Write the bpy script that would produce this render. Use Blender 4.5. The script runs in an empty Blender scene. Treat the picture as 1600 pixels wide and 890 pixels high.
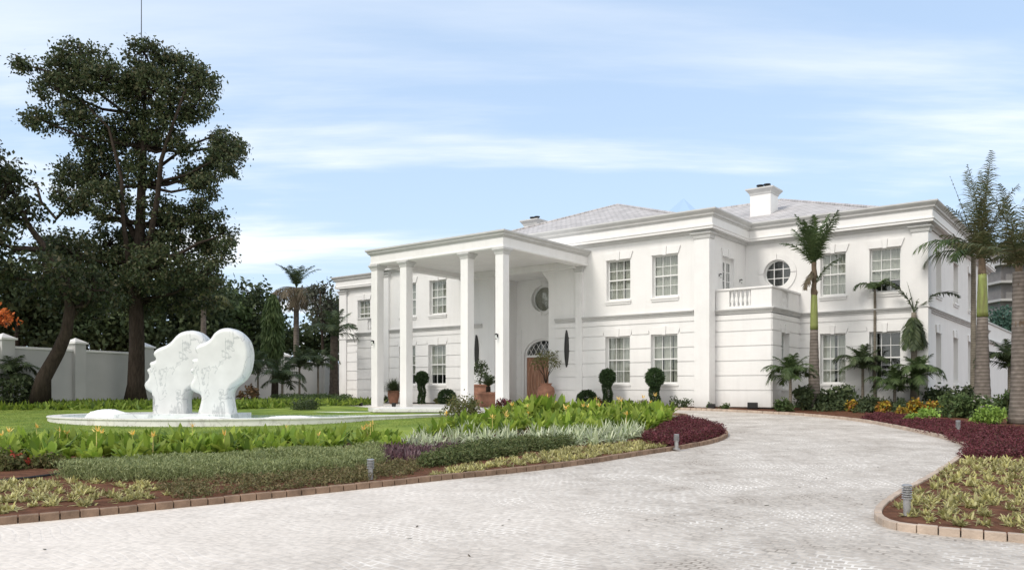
import bpy, bmesh, math, random
import numpy as np
from mathutils import Vector, Matrix
R = math.radians
sc = bpy.context.scene
COL = sc.collection
rng = np.random.default_rng(7)
random.seed(7)

# ------------------------------------------------------------------ camera
cam_d = bpy.data.cameras.new("camera"); cam = bpy.data.objects.new("camera", cam_d); COL.objects.link(cam)
EYE = 1.85
cam.location = (0, 0, EYE); cam.rotation_euler = (R(90), 0, 0)
cam_d.sensor_width = 36; cam_d.lens = 28.125; cam_d.shift_y = 0.1006
cam_d.clip_start = 0.1; cam_d.clip_end = 6000
sc.camera = cam
# ------------------------------------------------------------------ sky, sun, exposure
SUN_DIR = Vector((-0.62, -0.50, 0.86)).normalized()          # towards the sun
w = bpy.data.worlds.new("World"); sc.world = w; w.use_nodes = True
nt = w.node_tree; nt.nodes.clear()
def N(nt, t, **kw):
    n = nt.nodes.new(t)
    for k, v in kw.items(): setattr(n, k, v)
    return n
def lk(nt, a, b): nt.links.new(a, b)
SKY1, SKY2 = 5.0, 7.7
out = N(nt, 'ShaderNodeOutputWorld'); bg = N(nt, 'ShaderNodeBackground'); bg.inputs[1].default_value = 0.13
sky = N(nt, 'ShaderNodeTexSky'); sky.sky_type = 'NISHITA'; sky.sun_disc = False
sky.sun_elevation = math.asin(SUN_DIR.z); sky.sun_rotation = math.atan2(SUN_DIR.x, SUN_DIR.y)
sky.air_density = 1.0; sky.dust_density = 0.6; sky.ozone_density = 1.5
tc = N(nt, 'ShaderNodeTexCoord'); sep = N(nt, 'ShaderNodeSeparateXYZ'); lk(nt, tc.outputs['Generated'], sep.inputs[0])
def M(op, a, b=None, clamp=False):
    n = N(nt, 'ShaderNodeMath', operation=op); n.use_clamp = clamp
    for i, x in enumerate((a, b)):
        if x is None: continue
        if isinstance(x, (int, float)): n.inputs[i].default_value = x
        else: lk(nt, x, n.inputs[i])
    return n.outputs[0]
zc = M('ADD', M('MAXIMUM', sep.outputs[2], 0.0), 0.10)
px_ = M('DIVIDE', sep.outputs[0], zc); py_ = M('DIVIDE', sep.outputs[1], zc)
cmb = N(nt, 'ShaderNodeCombineXYZ'); lk(nt, M('MULTIPLY', px_, 0.75), cmb.inputs[0]); lk(nt, M('MULTIPLY', py_, 1.6), cmb.inputs[1])
n1 = N(nt, 'ShaderNodeTexNoise'); n1.inputs['Scale'].default_value = 0.55; n1.inputs['Detail'].default_value = 7; n1.inputs['Roughness'].default_value = 0.52
n1.inputs['Distortion'].default_value = 0.5
lk(nt, cmb.outputs[0], n1.inputs['Vector'])
cmb2 = N(nt, 'ShaderNodeCombineXYZ'); lk(nt, M('MULTIPLY', px_, 0.45), cmb2.inputs[0]); lk(nt, M('MULTIPLY', py_, 2.4), cmb2.inputs[1]); cmb2.inputs[2].default_value = SKY2; cmb.inputs[2].default_value = SKY1
n2 = N(nt, 'ShaderNodeTexNoise'); n2.inputs['Scale'].default_value = 0.8; n2.inputs['Detail'].default_value = 8; n2.inputs['Roughness'].default_value = 0.6
lk(nt, cmb2.outputs[0], n2.inputs['Vector'])
mr = N(nt, 'ShaderNodeMapRange'); mr.interpolation_type = 'SMOOTHSTEP'; mr.inputs[1].default_value = 0.48; mr.inputs[2].default_value = 0.66
lk(nt, M('ADD', M('MULTIPLY', n1.outputs[0], 0.6), M('MULTIPLY', n2.outputs[0], 0.4)), mr.inputs[0])
hz = M('POWER', M('SUBTRACT', 1.0, M('MAXIMUM', sep.outputs[2], 0.0), True), 4.0)   # thin veil towards the horizon
veil = M('ADD', M('MULTIPLY', hz, 0.30), 0.62)
fac = M('MINIMUM', veil, 1.0)
mixc = N(nt, 'ShaderNodeMix', data_type='RGBA'); lk(nt, fac, mixc.inputs[0]); lk(nt, sky.outputs[0], mixc.inputs[6])
mixc.inputs[7].default_value = (3.0, 3.95, 5.3, 1)
mixk = N(nt, 'ShaderNodeMix', data_type='RGBA'); bk = N(nt, 'ShaderNodeMapRange'); bk.interpolation_type = 'SMOOTHSTEP'; bk.inputs[1].default_value = 0.25; bk.inputs[2].default_value = -0.35; bk.inputs[4].default_value = 0.95; lk(nt, sep.outputs[1], bk.inputs[0])   # unseen cloud deck added behind the camera to whiten the ambient light
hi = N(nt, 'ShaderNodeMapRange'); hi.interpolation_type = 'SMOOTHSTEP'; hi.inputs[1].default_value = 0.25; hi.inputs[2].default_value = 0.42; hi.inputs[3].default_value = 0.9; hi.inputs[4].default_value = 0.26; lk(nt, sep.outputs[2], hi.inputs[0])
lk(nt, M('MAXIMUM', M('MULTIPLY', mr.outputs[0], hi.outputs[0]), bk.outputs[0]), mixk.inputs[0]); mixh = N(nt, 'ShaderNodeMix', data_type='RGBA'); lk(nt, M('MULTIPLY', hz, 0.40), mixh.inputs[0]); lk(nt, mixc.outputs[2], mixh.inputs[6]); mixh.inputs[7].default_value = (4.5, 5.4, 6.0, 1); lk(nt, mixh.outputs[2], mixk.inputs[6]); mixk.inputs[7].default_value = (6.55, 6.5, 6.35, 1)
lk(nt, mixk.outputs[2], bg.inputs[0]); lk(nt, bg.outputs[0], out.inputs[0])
sd = bpy.data.lights.new("sun", 'SUN'); sd.energy = 1.5; sd.angle = R(18); sd.color = (1.0, 0.93, 0.84)
so = bpy.data.objects.new("sun", sd); COL.objects.link(so); so.rotation_euler = SUN_DIR.to_track_quat('Z', 'Y').to_euler(); so.location = (-20, -20, 40)
sc.view_settings.view_transform = 'Standard'; sc.view_settings.look = 'None'; sc.view_settings.gamma = 1; sc.view_settings.exposure = 0.62
sc.view_settings.use_curve_mapping = False
sc.cycles.max_bounces = 6; sc.cycles.transparent_max_bounces = 12; sc.cycles.diffuse_bounces = 4

# ------------------------------------------------------------------ materials
def mat(name, col, rough=0.7, var=0.0, scale=3.0, bump=0.0, bscale=40, spec=0.3, col2=None, detail=6, metal=0.0, stretch=None):
    m = bpy.data.materials.new(name); m.use_nodes = True; t = m.node_tree; b = t.nodes['Principled BSDF']
    b.inputs['Roughness'].default_value = rough; b.inputs['Specular IOR Level'].default_value = spec; b.inputs['Metallic'].default_value = metal
    c = (*col, 1)
    tc = N(t, 'ShaderNodeTexCoord'); src = tc.outputs['Object']
    if stretch:
        mp = N(t, 'ShaderNodeMapping'); mp.inputs['Scale'].default_value = stretch; lk(t, src, mp.inputs[0]); src = mp.outputs[0]
    if col2 is None: col2 = tuple(x * (1 - var) for x in col)
    n = N(t, 'ShaderNodeTexNoise'); n.inputs['Scale'].default_value = scale; n.inputs['Detail'].default_value = detail; n.inputs['Roughness'].default_value = 0.6
    lk(t, src, n.inputs['Vector'])
    r = N(t, 'ShaderNodeValToRGB'); r.color_ramp.elements[0].position = 0.35; r.color_ramp.elements[1].position = 0.65
    r.color_ramp.elements[0].color = (*col2, 1); r.color_ramp.elements[1].color = c
    lk(t, n.outputs[0], r.inputs[0]); lk(t, r.outputs[0], b.inputs['Base Color'])
    if bump:
        n2 = N(t, 'ShaderNodeTexNoise'); n2.inputs['Scale'].default_value = bscale; n2.inputs['Detail'].default_value = 4; lk(t, src, n2.inputs['Vector'])
        bp = N(t, 'ShaderNodeBump'); bp.inputs['Strength'].default_value = bump; bp.inputs['Distance'].default_value = 0.02
        lk(t, n2.outputs[0], bp.inputs['Height']); lk(t, bp.outputs[0], b.inputs['Normal'])
    return m
def leafmat(name, cols, trans=0.25, rough=0.55, spec=0.25):
    m = bpy.data.materials.new(name); m.use_nodes = True; t = m.node_tree; b = t.nodes['Principled BSDF']; o = t.nodes['Material Output']
    b.inputs['Roughness'].default_value = rough; b.inputs['Specular IOR Level'].default_value = spec
    g = N(t, 'ShaderNodeNewGeometry'); r = N(t, 'ShaderNodeValToRGB'); e = r.color_ramp.elements
    while len(e) > 1: e.remove(e[-1])
    e[0].position = 0; e[0].color = (*cols[0], 1)
    for i, c in enumerate(cols[1:], 1):
        q = e.new(i / (len(cols) - 1)); q.color = (*c, 1)
    lk(t, g.outputs['Random Per Island'], r.inputs[0])
    oi = N(t, 'ShaderNodeObjectInfo'); hs = N(t, 'ShaderNodeHueSaturation')
    mr = N(t, 'ShaderNodeMapRange'); mr.inputs[3].default_value = 0.78; mr.inputs[4].default_value = 1.2; lk(t, oi.outputs['Random'], mr.inputs[0]); lk(t, mr.outputs[0], hs.inputs['Value'])
    lk(t, r.outputs[0], hs.inputs['Color']); lk(t, hs.outputs[0], b.inputs['Base Color'])
    tr = N(t, 'ShaderNodeBsdfTranslucent'); lk(t, hs.outputs[0], tr.inputs[0])
    mx = N(t, 'ShaderNodeMixShader'); mx.inputs[0].default_value = trans; lk(t, b.outputs[0], mx.inputs[1]); lk(t, tr.outputs[0], mx.inputs[2]); lk(t, mx.outputs[0], o.inputs[0])
    return m
def glassmat(name, tint, refl=1.45):
    m = bpy.data.materials.new(name); m.use_nodes = True; t = m.node_tree; t.nodes.clear()
    o = N(t, 'ShaderNodeOutputMaterial'); tr = N(t, 'ShaderNodeBsdfTransparent'); tr.inputs[0].default_value = (*tint, 1)
    gl = N(t, 'ShaderNodeBsdfGlossy'); gl.inputs['Roughness'].default_value = 0.03; gl.inputs[0].default_value = (0.9, 0.92, 0.92, 1)
    ge = N(t, 'ShaderNodeNewGeometry'); dp = N(t, 'ShaderNodeVectorMath', operation='DOT_PRODUCT'); lk(t, ge.outputs['Normal'], dp.inputs[0]); lk(t, ge.outputs['Incoming'], dp.inputs[1])
    ab = N(t, 'ShaderNodeMath', operation='ABSOLUTE'); lk(t, dp.outputs['Value'], ab.inputs[0]); om = N(t, 'ShaderNodeMath', operation='SUBTRACT'); om.inputs[0].default_value = 1; lk(t, ab.outputs[0], om.inputs[1])
    pw = N(t, 'ShaderNodeMath', operation='POWER'); lk(t, om.outputs[0], pw.inputs[0]); pw.inputs[1].default_value = 5
    fr = N(t, 'ShaderNodeMapRange'); fr.inputs[3].default_value = (refl - 1) ** 2 / (refl + 1) ** 2 * 1.6; lk(t, pw.outputs[0], fr.inputs[0])
    tc = N(t, 'ShaderNodeTexCoord'); n = N(t, 'ShaderNodeTexNoise'); n.inputs['Scale'].default_value = 1.3; lk(t, tc.outputs['Object'], n.inputs['Vector'])
    bp = N(t, 'ShaderNodeBump'); bp.inputs['Strength'].default_value = 0.15; bp.inputs['Distance'].default_value = 0.05; lk(t, n.outputs[0], bp.inputs['Height']); lk(t, bp.outputs[0], gl.inputs['Normal'])
    mx = N(t, 'ShaderNodeMixShader'); lk(t, fr.outputs[0], mx.inputs[0]); lk(t, tr.outputs[0], mx.inputs[1]); lk(t, gl.outputs[0], mx.inputs[2]); lk(t, mx.outputs[0], o.inputs[0])
    return m

MW = mat('white_plaster', (0.80, 0.795, 0.785), 0.75, 0.05, 0.8, 0.12, 60, 0.2)
def weather(m):      # faint rain streaks and splash dirt near the ground
    t = m.node_tree; b = t.nodes['Principled BSDF']; src = b.inputs['Base Color'].links[0].from_socket
    tc = N(t, 'ShaderNodeTexCoord'); mp = N(t, 'ShaderNodeMapping'); mp.inputs['Scale'].default_value = (2.6, 2.6, 0.16); lk(t, tc.outputs['Object'], mp.inputs[0])
    n = N(t, 'ShaderNodeTexNoise'); n.inputs['Scale'].default_value = 1.6; n.inputs['Detail'].default_value = 8; n.inputs['Roughness'].default_value = .65; lk(t, mp.outputs[0], n.inputs[0])
    r = N(t, 'ShaderNodeMapRange'); r.inputs[1].default_value = .30; r.inputs[2].default_value = .52; r.inputs[3].default_value = .92; r.inputs[4].default_value = 1.0; lk(t, n.outputs[0], r.inputs[0])
    sx = N(t, 'ShaderNodeSeparateXYZ'); lk(t, tc.outputs['Object'], sx.inputs[0]); n2 = N(t, 'ShaderNodeTexNoise'); n2.inputs['Scale'].default_value = 3; n2.inputs['Detail'].default_value = 6; lk(t, tc.outputs['Object'], n2.inputs[0])
    zz = N(t, 'ShaderNodeMath', operation='SUBTRACT'); lk(t, sx.outputs[2], zz.inputs[0]); zm = N(t, 'ShaderNodeMath', operation='MULTIPLY'); lk(t, n2.outputs[0], zm.inputs[0]); zm.inputs[1].default_value = .55; lk(t, zm.outputs[0], zz.inputs[1])
    r2 = N(t, 'ShaderNodeMapRange'); r2.inputs[1].default_value = -.15; r2.inputs[2].default_value = .25; r2.inputs[3].default_value = .78; r2.inputs[4].default_value = 1; lk(t, zz.outputs[0], r2.inputs[0])
    mm = N(t, 'ShaderNodeMath', operation='MULTIPLY'); lk(t, r.outputs[0], mm.inputs[0]); lk(t, r2.outputs[0], mm.inputs[1])
    mu = N(t, 'ShaderNodeMix', data_type='RGBA'); lk(t, mm.outputs[0], mu.inputs[0]); mu.inputs[6].default_value = (.36, .34, .32, 1); lk(t, src, mu.inputs[7]); lk(t, mu.outputs[2], b.inputs['Base Color'])
weather(MW)
MT = mat('white_trim', (0.80, 0.795, 0.785), 0.6, 0.06, 1.5, 0.05, 80)
weather(MT)
MCOR = mat('grey_moulding', (0.57, 0.57, 0.56), 0.7, 0.12, 2.0, 0.1, 60)
MF = mat('window_paint', (0.80, 0.80, 0.79), 0.4, 0.02, 5)
MGL = glassmat('window_glass', (0.93, 0.95, 0.94), 1.5)
MCU = mat('curtain_cloth', (0.46, 0.45, 0.41), 0.9, 0.12, 2)
MIN = mat('dark_room', (0.03, 0.03, 0.03), 0.9)
MPL = mat('dark_plinth', (0.03, 0.03, 0.03), 0.9)
MBK = mat('black_metal', (0.02, 0.02, 0.02), 0.45, spec=0.4)
MBZ = mat('dark_bronze', (0.035, 0.035, 0.032), 0.5, 0.3, 12, spec=0.4)
MST = mat('brushed_steel', (0.42, 0.42, 0.42), 0.4, 0.2, 20, metal=0.6)
MTC = mat('terracotta', (0.30, 0.15, 0.10), 0.8, 0.3, 6, 0.2, 30)
MWD = mat('copper_wood', (0.42, 0.22, 0.14), 0.4, 0.45, 3, stretch=(6, 6, 0.6))
MWD2 = mat('pale_copper', (0.56, 0.34, 0.25), 0.4, 0.2, 6)
MSO = mat('red_soil', (0.16, 0.075, 0.045), 0.95, 0.5, 6, 0.8, 25, 0.1, detail=10)
MLAWN = mat('lawn_turf', (0.24, 0.30, 0.06), 0.95, scale=0.9, col2=(0.10, 0.16, 0.035), bump=0.5, bscale=60, spec=0.1)
MGR = mat('bare_ground', (0.13, 0.14, 0.06), 0.95, 0.4, 0.2)
MBARK = mat('dark_bark', (0.055, 0.043, 0.034), 0.95, 0.5, 5, 0.9, 18, 0.1, stretch=(3, 3, 0.7))
MGARD = mat('garden_wall_paint', (0.48, 0.48, 0.47), 0.85, 0.12, 0.6, 0.15, 40)
MWATER = None

def marble(name, base=(0.80, 0.81, 0.81), vein=(0.42, 0.44, 0.45), sc_=1.6, rough=0.35):
    m = bpy.data.materials.new(name); m.use_nodes = True; t = m.node_tree; b = t.nodes['Principled BSDF']
    b.inputs['Roughness'].default_value = rough; b.inputs['Specular IOR Level'].default_value = 0.35
    tc = N(t, 'ShaderNodeTexCoord'); n = N(t, 'ShaderNodeTexNoise'); n.inputs['Scale'].default_value = sc_; n.inputs['Detail'].default_value = 9; n.inputs['Roughness'].default_value = 0.6; n.inputs['Distortion'].default_value = 0.5
    mp = N(t, 'ShaderNodeMapping'); mp.inputs['Rotation'].default_value = (0.3, 0.5, 0.6); mp.inputs['Scale'].default_value = (1, 1, 0.55); lk(t, tc.outputs['Object'], mp.inputs[0]); lk(t, mp.outputs[0], n.inputs['Vector'])
    a = N(t, 'ShaderNodeMath', operation='SUBTRACT'); lk(t, n.outputs[0], a.inputs[0]); a.inputs[1].default_value = 0.5
    ab = N(t, 'ShaderNodeMath', operation='ABSOLUTE'); lk(t, a.outputs[0], ab.inputs[0])
    n3 = N(t, 'ShaderNodeTexNoise'); n3.inputs['Scale'].default_value = 0.9; lk(t, tc.outputs['Object'], n3.inputs['Vector'])
    r3 = N(t, 'ShaderNodeMapRange'); r3.inputs[1].default_value = 0.42; r3.inputs[2].default_value = 0.7; r3.inputs[3].default_value = 0.012; r3.inputs[4].default_value = 0.05; lk(t, n3.outputs[0], r3.inputs[0])
    mr = N(t, 'ShaderNodeMapRange'); mr.inputs[1].default_value = 0.0; lk(t, ab.outputs[0], mr.inputs[0]); lk(t, r3.outputs[0], mr.inputs[2])
    r = N(t, 'ShaderNodeMix', data_type='RGBA'); lk(t, mr.outputs[0], r.inputs[0]); r.inputs[6].default_value = (*vein, 1); r.inputs[7].default_value = (*base, 1)
    n4 = N(t, 'ShaderNodeTexNoise'); n4.inputs['Scale'].default_value = 2.2; n4.inputs['Detail'].default_value = 8; lk(t, tc.outputs['Object'], n4.inputs['Vector'])
    r4 = N(t, 'ShaderNodeMapRange'); r4.inputs[1].default_value = 0.3; r4.inputs[2].default_value = 0.7; r4.inputs[3].default_value = 0.86; r4.inputs[4].default_value = 1.0; lk(t, n4.outputs[0], r4.inputs[0])
    mu = N(t, 'ShaderNodeMix', data_type='RGBA', blend_type='MULTIPLY'); mu.inputs[0].default_value = 1; lk(t, r.outputs[2], mu.inputs[6]); lk(t, r4.outputs[0], mu.inputs[7])
    lk(t, mu.outputs[2], b.inputs['Base Color'])
    return m
MMAR = marble('veined_marble', (0.73, 0.74, 0.74), (0.47, 0.49, 0.50))
MBAS = marble('basin_marble', (0.80, 0.79, 0.77), (0.62, 0.6, 0.58), 2.2, 0.4)

def pavermat():
    m = bpy.data.materials.new('cobble_paving'); m.use_nodes = True; t = m.node_tree; b = t.nodes['Principled BSDF']
    b.inputs['Roughness'].default_value = 0.8; b.inputs['Specular IOR Level'].default_value = 0.25
    tc = N(t, 'ShaderNodeTexCoord'); P = tc.outputs['Object']
    wn = N(t, 'ShaderNodeTexNoise'); wn.inputs['Scale'].default_value = 0.55; wn.inputs['Detail'].default_value = 2; lk(t, P, wn.inputs['Vector'])
    sb = N(t, 'ShaderNodeVectorMath', operation='SUBTRACT'); lk(t, wn.outputs['Color'], sb.inputs[0]); sb.inputs[1].default_value = (0.5, 0.5, 0.5)
    ms = N(t, 'ShaderNodeVectorMath', operation='SCALE'); lk(t, sb.outputs[0], ms.inputs[0]); ms.inputs['Scale'].default_value = 0.95
    ad = N(t, 'ShaderNodeVectorMath', operation='ADD'); lk(t, P, ad.inputs[0]); lk(t, ms.outputs[0], ad.inputs[1])
    mp = N(t, 'ShaderNodeMapping'); mp.inputs['Rotation'].default_value = (0, 0, 0.62); lk(t, ad.outputs[0], mp.inputs[0])
    br = N(t, 'ShaderNodeTexBrick'); br.inputs['Scale'].default_value = 1.0; br.inputs['Brick Width'].default_value = 0.125; br.inputs['Row Height'].default_value = 0.092
    br.inputs['Mortar Size'].default_value = 0.014; br.inputs['Mortar Smooth'].default_value = 0.4; br.inputs['Bias'].default_value = 0
    br.inputs['Color1'].default_value = (0.42, 0.375, 0.33, 1); br.inputs['Color2'].default_value = (0.54, 0.49, 0.435, 1); br.inputs['Mortar'].default_value = (0.5, 0.48, 0.45, 1)
    lk(t, mp.outputs[0], br.inputs['Vector'])
    # pale efflorescence worn into the joints in patches
    ef = N(t, 'ShaderNodeTexNoise'); ef.inputs['Scale'].default_value = 1.1; ef.inputs['Detail'].default_value = 8; ef.inputs['Roughness'].default_value = 0.7; lk(t, P, ef.inputs['Vector'])
    em = N(t, 'ShaderNodeMapRange'); em.inputs[1].default_value = 0.36; em.inputs[2].default_value = 0.64; lk(t, ef.outputs[0], em.inputs[0])
    mo = N(t, 'ShaderNodeMix', data_type='RGBA'); lk(t, em.outputs[0], mo.inputs[0]); mo.inputs[6].default_value = (0.26, 0.225, 0.19, 1); mo.inputs[7].default_value = (0.80, 0.76, 0.71, 1)
    mx = N(t, 'ShaderNodeMix', data_type='RGBA'); lk(t, br.outputs['Fac'], mx.inputs[0]); lk(t, br.outputs['Color'], mx.inputs[6]); lk(t, mo.outputs[2], mx.inputs[7])
    # broad worn dusty patches; overexposed brightness towards the left painted into the same colour
    n = N(t, 'ShaderNodeTexNoise'); n.inputs['Scale'].default_value = 0.16; n.inputs['Detail'].default_value = 9; n.inputs['Roughness'].default_value = 0.62; lk(t, P, n.inputs['Vector'])
    sx = N(t, 'ShaderNodeSeparateXYZ'); lk(t, P, sx.inputs[0])
    gx = N(t, 'ShaderNodeMapRange'); gx.inputs[1].default_value = 3.0; gx.inputs[2].default_value = -6.0; gx.inputs[3].default_value = -0.14; gx.inputs[4].default_value = 0.36; lk(t, sx.outputs[0], gx.inputs[0])
    ad2 = N(t, 'ShaderNodeMath', operation='ADD'); lk(t, n.outputs[0], ad2.inputs[0]); lk(t, gx.outputs[0], ad2.inputs[1])
    pm = N(t, 'ShaderNodeMapRange'); pm.inputs[1].default_value = 0.42; pm.inputs[2].default_value = 0.75; pm.inputs[4].default_value = 0.78; lk(t, ad2.outputs[0], pm.inputs[0])
    du = N(t, 'ShaderNodeMix', data_type='RGBA'); lk(t, pm.outputs[0], du.inputs[0]); lk(t, mx.outputs[2], du.inputs[6]); du.inputs[7].default_value = (0.74, 0.675, 0.61, 1)
    sp = N(t, 'ShaderNodeTexNoise'); sp.inputs['Scale'].default_value = 14; sp.inputs['Detail'].default_value = 6; lk(t, P, sp.inputs['Vector'])
    sm = N(t, 'ShaderNodeMapRange'); sm.inputs[1].default_value = 0.3; sm.inputs[2].default_value = 0.6; sm.inputs[3].default_value = 0.82; sm.inputs[4].default_value = 1.02; lk(t, sp.outputs[0], sm.inputs[0])
    mu = N(t, 'ShaderNodeMix', data_type='RGBA', blend_type='MULTIPLY'); mu.inputs[0].default_value = 1; lk(t, du.outputs[2], mu.inputs[6]); lk(t, sm.outputs[0], mu.inputs[7])
    lk(t, mu.outputs[2], b.inputs['Base Color'])
    iv = N(t, 'ShaderNodeMath', operation='SUBTRACT'); iv.inputs[0].default_value = 1; lk(t, br.outputs['Fac'], iv.inputs[1])
    ia = N(t, 'ShaderNodeMath', operation='ADD'); lk(t, iv.outputs[0], ia.inputs[0]); lk(t, sp.outputs[0], ia.inputs[1])
    bp = N(t, 'ShaderNodeBump'); bp.inputs['Strength'].default_value = 0.35; bp.inputs['Distance'].default_value = 0.008; lk(t, ia.outputs[0], bp.inputs['Height']); lk(t, bp.outputs[0], b.inputs['Normal'])
    return m
MPAV = pavermat()
def blockmat(name, c1, c2, mortar, bw, rh, ms=0.01, bump=0.3, rot=(0, 0, 0)):
    m = bpy.data.materials.new(name); m.use_nodes = True; t = m.node_tree; b = t.nodes['Principled BSDF']; b.inputs['Roughness'].default_value = 0.8; b.inputs['Specular IOR Level'].default_value = 0.2
    tc = N(t, 'ShaderNodeTexCoord'); br = N(t, 'ShaderNodeTexBrick'); br.inputs['Scale'].default_value = 1; br.inputs['Brick Width'].default_value = bw; br.inputs['Row Height'].default_value = rh
    br.inputs['Mortar Size'].default_value = ms; br.inputs['Color1'].default_value = (*c1, 1); br.inputs['Color2'].default_value = (*c2, 1); br.inputs['Mortar'].default_value = (*mortar, 1)
    mp = N(t, 'ShaderNodeMapping'); mp.inputs['Rotation'].default_value = rot; lk(t, tc.outputs['Object'], mp.inputs[0]); lk(t, mp.outputs[0], br.inputs['Vector'])
    n = N(t, 'ShaderNodeTexNoise'); n.inputs['Scale'].default_value = 1.5; n.inputs['Detail'].default_value = 8; lk(t, tc.outputs['Object'], n.inputs['Vector'])
    r4 = N(t, 'ShaderNodeMapRange'); r4.inputs[1].default_value = 0.3; r4.inputs[2].default_value = 0.7; r4.inputs[3].default_value = 0.8; r4.inputs[4].default_value = 1.08; lk(t, n.outputs[0], r4.inputs[0])
    mu = N(t, 'ShaderNodeMix', data_type='RGBA', blend_type='MULTIPLY'); mu.inputs[0].default_value = 1; lk(t, br.outputs['Color'], mu.inputs[6]); lk(t, r4.outputs[0], mu.inputs[7]); lk(t, mu.outputs[2], b.inputs['Base Color'])
    bp = N(t, 'ShaderNodeBump'); bp.inputs['Strength'].default_value = bump; bp.inputs['Distance'].default_value = 0.02; bp.invert = True; lk(t, br.outputs['Fac'], bp.inputs['Height']); lk(t, bp.outputs[0], b.inputs['Normal'])
    return m
MROOF = blockmat('roof_shingle', (0.52, 0.50, 0.50), (0.46, 0.44, 0.44), (0.34, 0.33, 0.33), 0.3, 0.22, 0.02, 0.6)
MKERB = mat('kerb_stone', (0.30, 0.205, 0.145), 0.85, 0.45, 4, 0.4, 40, 0.2)
MKERBW = mat('pale_kerb_stone', (0.52, 0.42, 0.34), 0.85, 0.3, 4, 0.4, 40, 0.2)

# ------------------------------------------------------------------ object helpers
def tag(o, label=None, cat=None, group=None, kind=None):
    if label: o['label'] = label
    if cat: o['category'] = cat
    if group: o['group'] = group
    if kind: o['kind'] = kind
    return o
def empty(name, loc=(0, 0, 0), rz=0, label=None, cat=None, group=None):
    o = bpy.data.objects.new(name, None); COL.objects.link(o); o.location = loc; o.rotation_euler = (0, 0, rz); o.empty_display_size = 0.2
    return tag(o, label, cat, group)
class MB:
    def __init__(s): s.v = []; s.f = []
    def add(s, vs, fs):
        n = len(s.v); s.v += [tuple(p) for p in vs]; s.f += [tuple(i + n for i in f) for f in fs]
    def box(s, x0, x1, y0, y1, z0, z1, T=None):
        vs = [(x, y, z) for z in (z0, z1) for y in (y0, y1) for x in (x0, x1)]
        if T: vs = [T(*p) for p in vs]
        s.add(vs, [(0, 1, 3, 2), (4, 6, 7, 5), (0, 4, 5, 1), (2, 3, 7, 6), (0, 2, 6, 4), (1, 5, 7, 3)])
    def prism(s, poly, n0, n1, T):     # poly in (s,z), extruded in n
        k = len(poly); vs = [T(a, n0, b) for a, b in poly] + [T(a, n1, b) for a, b in poly]
        s.add(vs, [tuple(range(k)), tuple(range(2 * k - 1, k - 1, -1))] + [(i, i + k, (i + 1) % k + k, (i + 1) % k) for i in range(k)])
    def flat(s, poly, z0, z1):         # plan polygon extruded in z
        s.prism(poly, z0, z1, lambda a, n, b: (a, b, n))
    def tube(s, pts, rad, n=8, cap=True):
        pts = [Vector(p) for p in pts]; rings = []; ref = Vector((0.13, 0.97, 0.21))
        for i, p in enumerate(pts):
            d = (pts[min(i + 1, len(pts) - 1)] - pts[max(i - 1, 0)]).normalized()
            a = d.cross(ref)
            if a.length < 1e-3: a = d.cross(Vector((1, 0, 0)))
            a.normalize(); b = d.cross(a); r = rad[i] if hasattr(rad, '__len__') else rad
            rings.append([p + (a * math.cos(2 * math.pi * k / n) + b * math.sin(2 * math.pi * k / n)) * r for k in range(n)])
        vs = [q for r_ in rings for q in r_]; fs = []
        for i in range(len(pts) - 1):
            for k in range(n): fs.append((i * n + k, i * n + (k + 1) % n, (i + 1) * n + (k + 1) % n, (i + 1) * n + k))
        if cap: fs += [tuple(range(n - 1, -1, -1)), tuple((len(pts) - 1) * n + k for k in range(n))]
        s.add(vs, fs)
    def lathe(s, prof, n=20, c=(0, 0, 0), sx=1, sy=1):
        vs = [(c[0] + r * sx * math.cos(2 * math.pi * k / n), c[1] + r * sy * math.sin(2 * math.pi * k / n), c[2] + z) for r, z in prof for k in range(n)]; fs = []
        for i in range(len(prof) - 1):
            for k in range(n): fs.append((i * n + k, i * n + (k + 1) % n, (i + 1) * n + (k + 1) % n, (i + 1) * n + k))
        fs += [tuple(range(n - 1, -1, -1)), tuple((len(prof) - 1) * n + k for k in range(n))]
        s.add(vs, fs)
    def build(s, name, m, parent=None, smooth=False, bevel=0):
        me = bpy.data.meshes.new(name); me.from_pydata(s.v, [], s.f); me.update()
        bm = bmesh.new(); bm.from_mesh(me); bmesh.ops.recalc_face_normals(bm, faces=bm.faces); bm.to_mesh(me); bm.free()
        if m: me.materials.append(m)
        if smooth:
            me.polygons.foreach_set('use_smooth', [True] * len(me.polygons))
        o = bpy.data.objects.new(name, me); COL.objects.link(o)
        if parent: o.parent = parent
        if bevel:
            md = o.modifiers.new('bevel', 'BEVEL'); md.width = bevel; md.segments = 2; md.limit_method = 'ANGLE'
        return o
def np_mesh(name, V, F, m, smooth=False):
    me = bpy.data.meshes.new(name); n = len(F)
    me.vertices.add(len(V)); me.vertices.foreach_set('co', np.ascontiguousarray(V, dtype=np.float32).ravel())
    me.loops.add(n * 4); me.loops.foreach_set('vertex_index', np.ascontiguousarray(F, dtype=np.int32).ravel())
    me.polygons.add(n); me.polygons.foreach_set('loop_start', np.arange(0, n * 4, 4, dtype=np.int32))
    try: me.polygons.foreach_set('loop_total', np.full(n, 4, dtype=np.int32))
    except Exception: pass
    me.update(calc_edges=True); me.validate()
    if smooth: me.polygons.foreach_set('use_smooth', [True] * n)
    if m: me.materials.append(m)
    return me
def np_obj(name, VF, m, parent=None, smooth=False):
    o = bpy.data.objects.new(name, np_mesh(name, VF[0], VF[1], m, smooth)); COL.objects.link(o)
    if parent: o.parent = parent
    return o
def cat_vf(lst):
    V = []; F = []; n = 0
    for v, f in lst: V.append(v); F.append(f + n); n += len(v)
    return np.concatenate(V), np.concatenate(F)
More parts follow.
